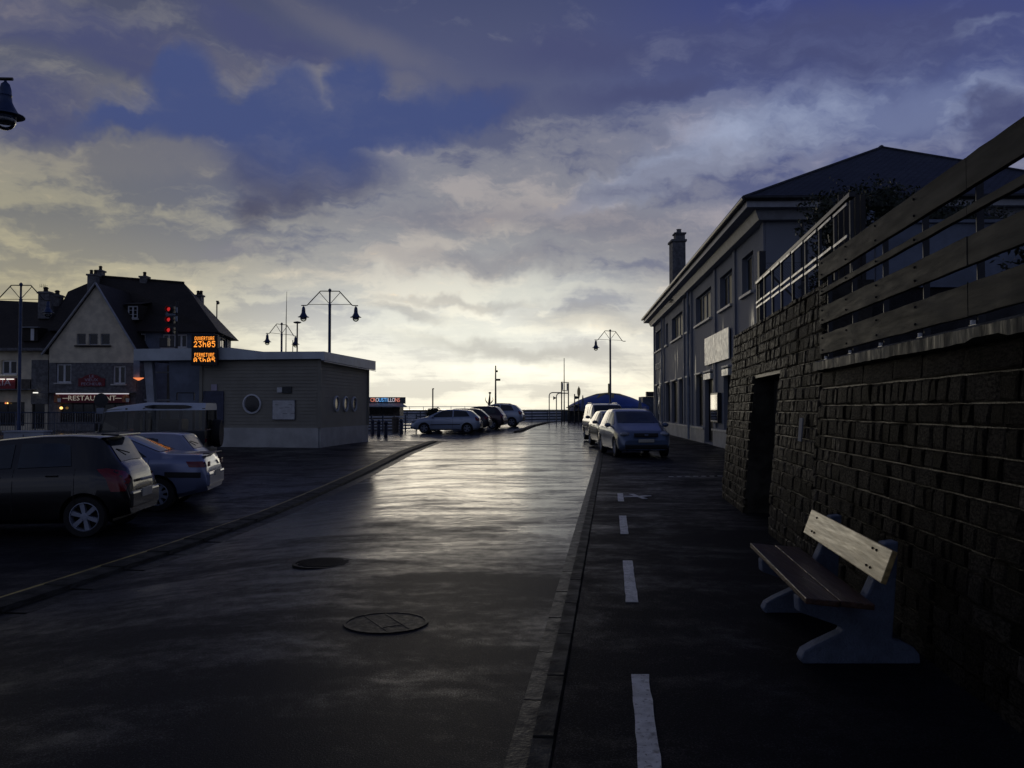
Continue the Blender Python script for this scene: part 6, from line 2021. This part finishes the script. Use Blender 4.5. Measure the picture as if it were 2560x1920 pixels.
# ------------------------------------------------------------------ sea front
def sea_front():
    # kiosk
    Y = 62.0
    g = gz(-9, Y)
    xa, xb = KX(905, Y), KX(999, Y)
    k = thing('snack_kiosk', 'snack kiosk with lit CROUSTILLONS board and pale awning', 'kiosk', ((xa + xb) / 2, Y + 1, g))
    MB().box(((xa + xb) / 2, Y + 1.2, (g + 2.05) / 2), (xb - xa, 2.2, 2.05 - g)).build('body', 'kiosk_body', k, bevel=.03)
    MB().box(((xa + xb) / 2 - .2, Y + .06, 1.55), (xb - xa - .6, .06, .5)).build('hatch', 'window_glass', k)
    for i in range(3):
        MB().box((xa + .6 + i * .8, Y + .02, 1.52), (.06, .05, .55)).build('hatch_post', 'steel_dark', k)
    MB().box(((xa + KX(1014, Y)) / 2, Y - .05, KZ(1001, Y)), (KX(1014, Y) - xa, .14, .47)).build('sign_board', 'kiosk_board', k)
    w = 'CROUSTILLONS'
    cols = ['neon_red', 'neon_red', 'neon_pale', 'neon_blue', 'neon_blue', 'neon_blue', 'neon_blue', 'neon_pale', 'neon_pale', 'neon_pale', 'neon_red', 'neon_red']
    wd = [.75, .78, .85, .82, .66, .72, .42, .62, .62, .85, .82, .66]
    tot = sum(wd); a, b = KX(927, Y), KX(1001, Y)
    x = a
    for ch, cm, ww in zip(w, cols, wd):
        adv = (b - a) * ww / tot
        text('letter', ch, .40, (x + adv / 2, Y - .13, KZ(1000.3, Y)), (1, 0, 0), (0, -1, 0), cm, k, sx=.80)
        x += adv
    MB().add([(xa, Y - .1, KZ(1008, Y)), (KX(1005, Y), Y - .1, KZ(1008, Y)), (KX(1022, Y), Y - 1.1, KZ(1015, Y) - .02), (xa, Y - 1.1, KZ(1014, Y)),
              (xa, Y - .1, KZ(1008, Y) - .06), (KX(1005, Y), Y - .1, KZ(1008, Y) - .06), (KX(1022, Y), Y - 1.1, KZ(1015, Y) - .09), (xa, Y - 1.1, KZ(1014, Y) - .09)],
             [(0, 1, 2, 3), (4, 7, 6, 5), (0, 4, 5, 1), (1, 5, 6, 2), (2, 6, 7, 3), (3, 7, 4, 0)]).build('awning', 'awning', k)
    # barrier in front of the kiosk
    def slat_rail(name, label, p, q, h, rows, posts, smat='slat_white', pmat='rail_blue', t=.1):
        p, q = Vector(p), Vector(q)
        r = thing(name, label, 'railing', tuple((p + q) / 2))
        for i in range(rows):
            z = h * (.12 + .80 * i / max(1, rows - 1))
            MB().bar(p + ZV * z, q + ZV * z, .04, t).build('slat', smat, r)
        for i in range(posts):
            c = p.lerp(q, i / (posts - 1))
            MB().bar(c - ZV * .1, c + ZV * (h + .06), .09, .09).build('post', pmat, r)
    slat_rail('kiosk_barrier', 'pale slatted barrier in front of the snack kiosk', (KX(900, 57), 57, gz(-9, 57)), (KX(1035, 57), 58.5, gz(-6, 58)), .98, 5, 6)
    slat_rail('promenade_railing', 'white slatted railing with blue posts along the sea front', (KX(1290, 80), 80, gz(1, 80) - .02), (KX(1405, 84), 84, gz(5, 84) - .02), 1.0, 4, 4, t=.12)
    slat_rail('promenade_railing', 'white slatted railing behind the kiosk and parked cars', (KX(985, 84), 84, gz(-11, 84) - .02), (KX(1150, 84), 84, gz(-5, 84) - .02), 1.0, 4, 6, t=.12)
    r = thing('sea_wall', 'long low dark sea wall closing the view', 'wall', (-5, 90, .3))
    MB().box((-8, 90.3, .6), (60, .5, 1.75)).build('core', 'parapet_sea', r)
    MB().box((-8, 90.3, 1.50), (60, .6, .08)).build('coping', 'parapet_sea', r)
    pr = thing('sea_rail', 'thin rail above the sea wall behind the kiosk', 'railing', (-10, 91, 1.5))
    MB().bar((-18, 90.3, 1.88), (-2, 90.3, 1.88), .04, .05).build('rail', 'slat_white', pr)
    for i in range(12):
        MB().bar((-18 + i * 1.45, 90.3, 1.5), (-18 + i * 1.45, 90.3, 1.88), .05, .05).build('post', 'slat_white', pr)
    # bollards
    for i, (px, Yb) in enumerate(((932, 50.5), (947, 48.6), (965, 46.8), (1003, 51.5))):
        x0 = KX(px, Yb); g = gz(x0, Yb) + pdz(Yb)
        o = MB().lathe([(.10, 0), (.10, .62), (.075, .66), (.12, .72), (.12, .80), (.06, .88), (.0, .9)], (x0, Yb, g), 12).build('bollard', 'bollard', smooth=True)
        tag(o, ['leftmost dark bollard beside the harbour office', 'second dark bollard from the harbour office', 'third and nearest dark bollard by the harbour office', 'lone dark bollard left of the silver hatchback'][i], 'bollard', 'bollards before the kiosk')
    # litter bin
    x0, Yb = KX(989, 55), 55
    o = MB().lathe([(.2, 0), (.23, .8), (.25, .82), (.22, .95), (.0, .97)], (x0, Yb, gz(x0, Yb)), 14).build('litter_bin', 'kiosk_body', smooth=True); tag(o, 'dark litter bin behind the bollards', 'bin')
    # poles
    x0, Y = KX(1239, 70), 70
    p = thing('camera_pole', 'tapered pole with a box and a small camera behind the silver estate', 'pole', (x0, Y, gz(x0, Y)))
    MB().tube([(x0, Y, gz(x0, Y)), (x0, Y, KZ(914, Y))], [.10, .045], 8).build('pole', 'steel_dark', p)
    MB().box((x0 + .2, Y, KZ(949.5, Y)), (.38, .2, .16)).build('box', 'steel_dark', p)
    MB().ball((x0 + .10, Y, KZ(928, Y)), (.10, .1, .09), 8).build('camera', 'steel_dark', p)
    x0, Y = KX(1082, 78), 78
    o = MB().tube([(x0, Y, gz(x0, Y)), (x0, Y, KZ(971, Y))], .06, 8).box((x0 + .05, Y, KZ(972, Y)), (.12, .12, .1)).build('plain_pole', 'steel_dark'); tag(o, 'plain thin pole left of the parked cars', 'pole')
    shrub('sea_plant', 'small bushy plant at the foot of the plain pole', 'plant', (x0, 77.5, gz(x0, 77.5)), [(x0 - .1, 77.5, 1.2, .7, .4, .5), (x0 + .3, 77.5, 1.45, .5, .3, .4)], 700, .07, 31, 2)
    # branching light buoy post
    x0, Y = KX(1223, 75), 75
    p = thing('branched_post', 'short post with antler-like branches behind the aubergine car', 'post', (x0, Y, gz(x0, Y)))
    MB().tube([(x0, Y, gz(x0, Y)), (x0, Y, KZ(1010, Y)), (x0 + .06, Y, KZ(985, Y))], [.2, .12, .05], 8).lathe([(.05, 0), (.12, .08), (.1, .16), (0, .18)], (x0 + .06, Y, KZ(985, Y)), 8).build('stem', 'steel_dark', p)
    for s in (-1, 1):
        MB().tube([(x0, Y, KZ(1010, Y)), (x0 + s * .22, Y, KZ(1006, Y)), (x0 + s * .34, Y, KZ(1000, Y)), (x0 + s * .30, Y, KZ(996, Y) + .1)], [.05, .045, .03, .015], 6).tube([(x0 + s * .18, Y, KZ(1007, Y)), (x0 + s * .22, Y, KZ(1001, Y))], [.03, .012], 6).build('branch', 'steel_dark', p)
    # bent-pipe gateway and sign frame
    Y = 76
    g = gz(4, Y)
    q = thing('pipe_gateway', 'grey frame of two bent pipes and tall uprights at the beach entrance', 'gateway', (KX(1400, Y), Y, g))
    for a, b, z, yy in ((1373, 1404, 981.5, Y), (1391, 1421, 983, Y - 1.2)):
        xa, xb = KX(a, yy), KX(b, yy)
        zt = KZ(z, yy)
        MB().tube([(xa, yy, g), (xa, yy, zt - .25), (xa + .08, yy, zt - .07), (xa + .25, yy, zt), (xb, yy, zt)], .045, 8).build('bent_pipe', 'steel_grey', q, smooth=True)
    for a, zt in ((1404, 955), (1421, 958)):
        MB().bar((KX(a, Y), Y, g), (KX(a, Y), Y, KZ(zt, Y)), .10, .10).build('upright', 'steel_dark', q)
    for z in (955, 976):
        MB().bar((KX(1403, Y), Y, KZ(z, Y)), (KX(1422, Y), Y, KZ(z + 1.5, Y)), .08, .06).build('cross_bar', 'steel_dark', q)
    MB().box((KX(1406.5, Y), Y, KZ(966, Y)), (.10, .05, .62)).box((KX(1418, Y), Y, KZ(967, Y)), (.10, .05, .62)).build('side_panel', 'slat_white', q)
    o = MB().tube([(KX(1410.5, 79), 79, gz(4, 79)), (KX(1410.5, 79), 79, KZ(895, 79))], [.06, .03], 8).build('flag_mast', 'steel_dark'); tag(o, 'very tall thin flag mast behind the pipe gateway', 'mast')
    x0, Y2 = KX(1391, 73), 73
    p = thing('horn_post', 'short post carrying a dark horn loudspeaker beside the pipe gateway', 'loudspeaker', (x0, Y2, gz(x0, Y2)))
    MB().tube([(x0, Y2, gz(x0, Y2)), (x0, Y2, KZ(991, Y2))], .035, 6).build('post', 'steel_grey', p)
    MB().lathe([(.04, 0), (.06, .08), (.13, .2), (.17, .25), (.0, .2)], (x0 - .02, Y2, KZ(995, Y2)), 12, Matrix(((0, 0, -1), (1, 0, 0), (0, -1, 0)))).build('horn', 'steel_dark', p)
    MB().box((x0, Y2 + .05, KZ(995, Y2)), (.08, .04, .26)).build('bracket', 'panel_white', p)
    # round sign edge-on
    x0, Y2 = KX(1447, 72), 72
    p = thing('round_sign', 'round traffic sign seen nearly edge-on left of the blue marquee', 'sign', (x0, Y2, gz(x0, Y2)))
    MB().tube([(x0, Y2, gz(x0, Y2)), (x0, Y2, KZ(966, Y2))], .035, 8).build('post', 'steel_dark', p)
    MB().lathe([(.40, -.012), (.40, .012), (.0, .014)], (x0, Y2 - .05, KZ(980, Y2)), 24, Matrix(((.25, 0, .97), (-.97, 0, .25), (0, 1, 0)))).build('disc', 'steel_dark', p)
    x0, Y2 = KX(1436.5, 74), 74
    p = thing('banner_post', 'dark post with a small pennant left of the round edge-on sign', 'post', (x0, Y2, gz(x0, Y2)))
    MB().bar((x0, Y2, gz(x0, Y2)), (x0, Y2, KZ(985, Y2)), .09, .09).build('post', 'steel_dark', p)
    MB().prism([(0, 0), (.42, -.05), (.34, -.22), (.0, -.28)], (x0 + .04, Y2, KZ(990, Y2)), (1, 0, 0), ZV, (0, 1, 0), .03).build('pennant', 'dark_canvas', p)
    # blue marquee with yellow star
    Y = 84.0
    cx, cz = KX(1532, Y), KZ(1015, Y)
    g = gz(10, Y)
    t = thing('marquee', 'large blue domed marquee with a yellow star on its crown', 'tent', (cx, Y + 4, g))
    rx, ry = KX(1638, Y) - cx, 4.2
    rise = KZ(980.5, Y) - cz
    N, K = 36, 10
    mb = MB(); st = MB()
    def dome(a, q):
        rr = q
        return Vector((cx + rx * rr * math.cos(a), Y + 4 + ry * rr * math.sin(a), cz + rise * (1 - rr ** 1.9) - .06 * abs(math.sin(a * 5)) * rr ** 6))
    for j in range(K + 1):
        for i in range(N): mb.v.append(tuple(dome(2 * PI * i / N, max(.001, j / K))))
    for j in range(K):
        for i in range(N):
            i2 = (i + 1) % N
            mb.f.append((j * N + i, j * N + i2, (j + 1) * N + i2, (j + 1) * N + i))
    b0 = K * N
    low = len(mb.v)
    for i in range(N):
        v = mb.v[b0 + i]; mb.v.append((v[0], v[1], v[2] - .42 - .05 * (i % 2)))
    for i in range(N):
        i2 = (i + 1) % N
        mb.f.append((b0 + i, b0 + i2, low + i2, low + i))
    cn = mb.build('canopy', 'tent_blue', t, smooth=True, fix=False, angle=40)
    ns = 10
    outer = [dome(2 * PI * (i + .25) / (2 * ns), (.68 if i % 2 else .30)) + Vector((0, -.03, .05)) for i in range(2 * ns)]
    ring2 = [dome(2 * PI * (i + .25) / (2 * ns), .28) + Vector((0, -.03, .05)) for i in range(2 * ns)]
    apex = dome(0, .001) + Vector((0, 0, .05))
    st.v = [tuple(v) for v in outer] + [tuple(v) for v in ring2] + [tuple(apex)]
    m2 = 2 * ns
    for i in range(m2):
        i2 = (i + 1) % m2
        st.f.append((i, i2, m2 + i2, m2 + i)); st.f.append((m2 + i, m2 + i2, 2 * m2))
    st.build('star', 'tent_yellow', cn, fix=False)
    MB().lathe([(.14, 0), (.14, 1.0), (.0, 1.02)], (KX(1535, Y), Y + 4, apex.z - .1), 10).build('crown_mast', 'tent_yellow', t)
    for i in range(10):
        a = 2 * PI * i / 10 + .2
        v = dome(a, .98)
        MB().bar((v.x, v.y, g - .05), (v.x, v.y, v.z), .09, .09).build('pole', 'steel_dark', t)
    # stall goods and counter inside
    s = thing('stall_counter', 'dark counters and stacked goods under the blue marquee', 'stall', (cx, Y + 4.5, g))
    MB().box((cx + .4, Y + 6.5, g + .7), (7.0, .3, 1.5)).build('back_board', 'dark_canvas', s)
    for i in range(6):
        MB().box((cx - 2.6 + i * 1.15, Y + 2.6, g + .42 + .06 * (i % 2)), (.95, .6, .85 + .12 * (i % 3))).build('counter', 'kiosk_body' if i % 2 else 'dark_canvas', s, bevel=.03)
    # lower side roof on the left
    q = thing('side_awning', 'low dark sloping awning on the left of the blue marquee', 'awning', (KX(1437, 82), 82, g))
    MB().add([(KX(1422, 82), 81.5, KZ(1018, 82)), (KX(1450, 82), 81.5, KZ(1009, 82)), (KX(1450, 82), 86, KZ(1009, 82)), (KX(1422, 82), 86, KZ(1018, 82)),
              (KX(1422, 82), 81.5, KZ(1020, 82)), (KX(1450, 82), 81.5, KZ(1012, 82)), (KX(1450, 82), 86, KZ(1012, 82)), (KX(1422, 82), 86, KZ(1020, 82))],
             [(0, 1, 2, 3), (4, 7, 6, 5), (0, 4, 5, 1), (1, 5, 6, 2), (2, 6, 7, 3), (3, 7, 4, 0)]).build('cover', 'dark_canvas', q)
    for px in (1424, 1446):
        MB().bar((KX(px, 81.8), 81.8, g), (KX(px, 81.8), 81.8, KZ(1016, 82)), .08, .08).build('pole', 'steel_dark', q)
    # closed parasols
    for px, zt, lab in ((1457, 988, 'closed dark parasol poking up left of the marquee'), (1600, 995, 'closed grey parasol before the right side of the marquee')):
        x0 = KX(px, 80); gg = gz(x0, 80)
        p = thing('closed_parasol', lab, 'parasol', (x0, 80, gg))
        MB().tube([(x0, 80, gg), (x0, 80, KZ(zt, 80))], .03, 6).build('pole', 'steel_dark', p)
        MB().lathe([(.16, KZ(1028, 80)), (.22, KZ(1024, 80)), (.12, KZ(1006, 80)), (.03, KZ(zt, 80))], (x0, 80, 0), 10).build('canvas', 'render_wall', p, smooth=True)
    # dark flat-roofed block beyond the far corner of the office
    b = thing('beach_hut', 'dark flat-roofed hut beyond the far corner of the long office', 'building', (KX(1632, 95), 95, .4))
    MB().box((KX(1640, 90), 90, 1.6), (3.2, 3, 2.6)).build('wall', 'parapet_sea', b)
    MB().box((KX(1640, 90), 88.4, KZ(986, 90)), (2.6, .5, .5)).build('roof_box', 'steel_dark', b)
sea_front()

finish()
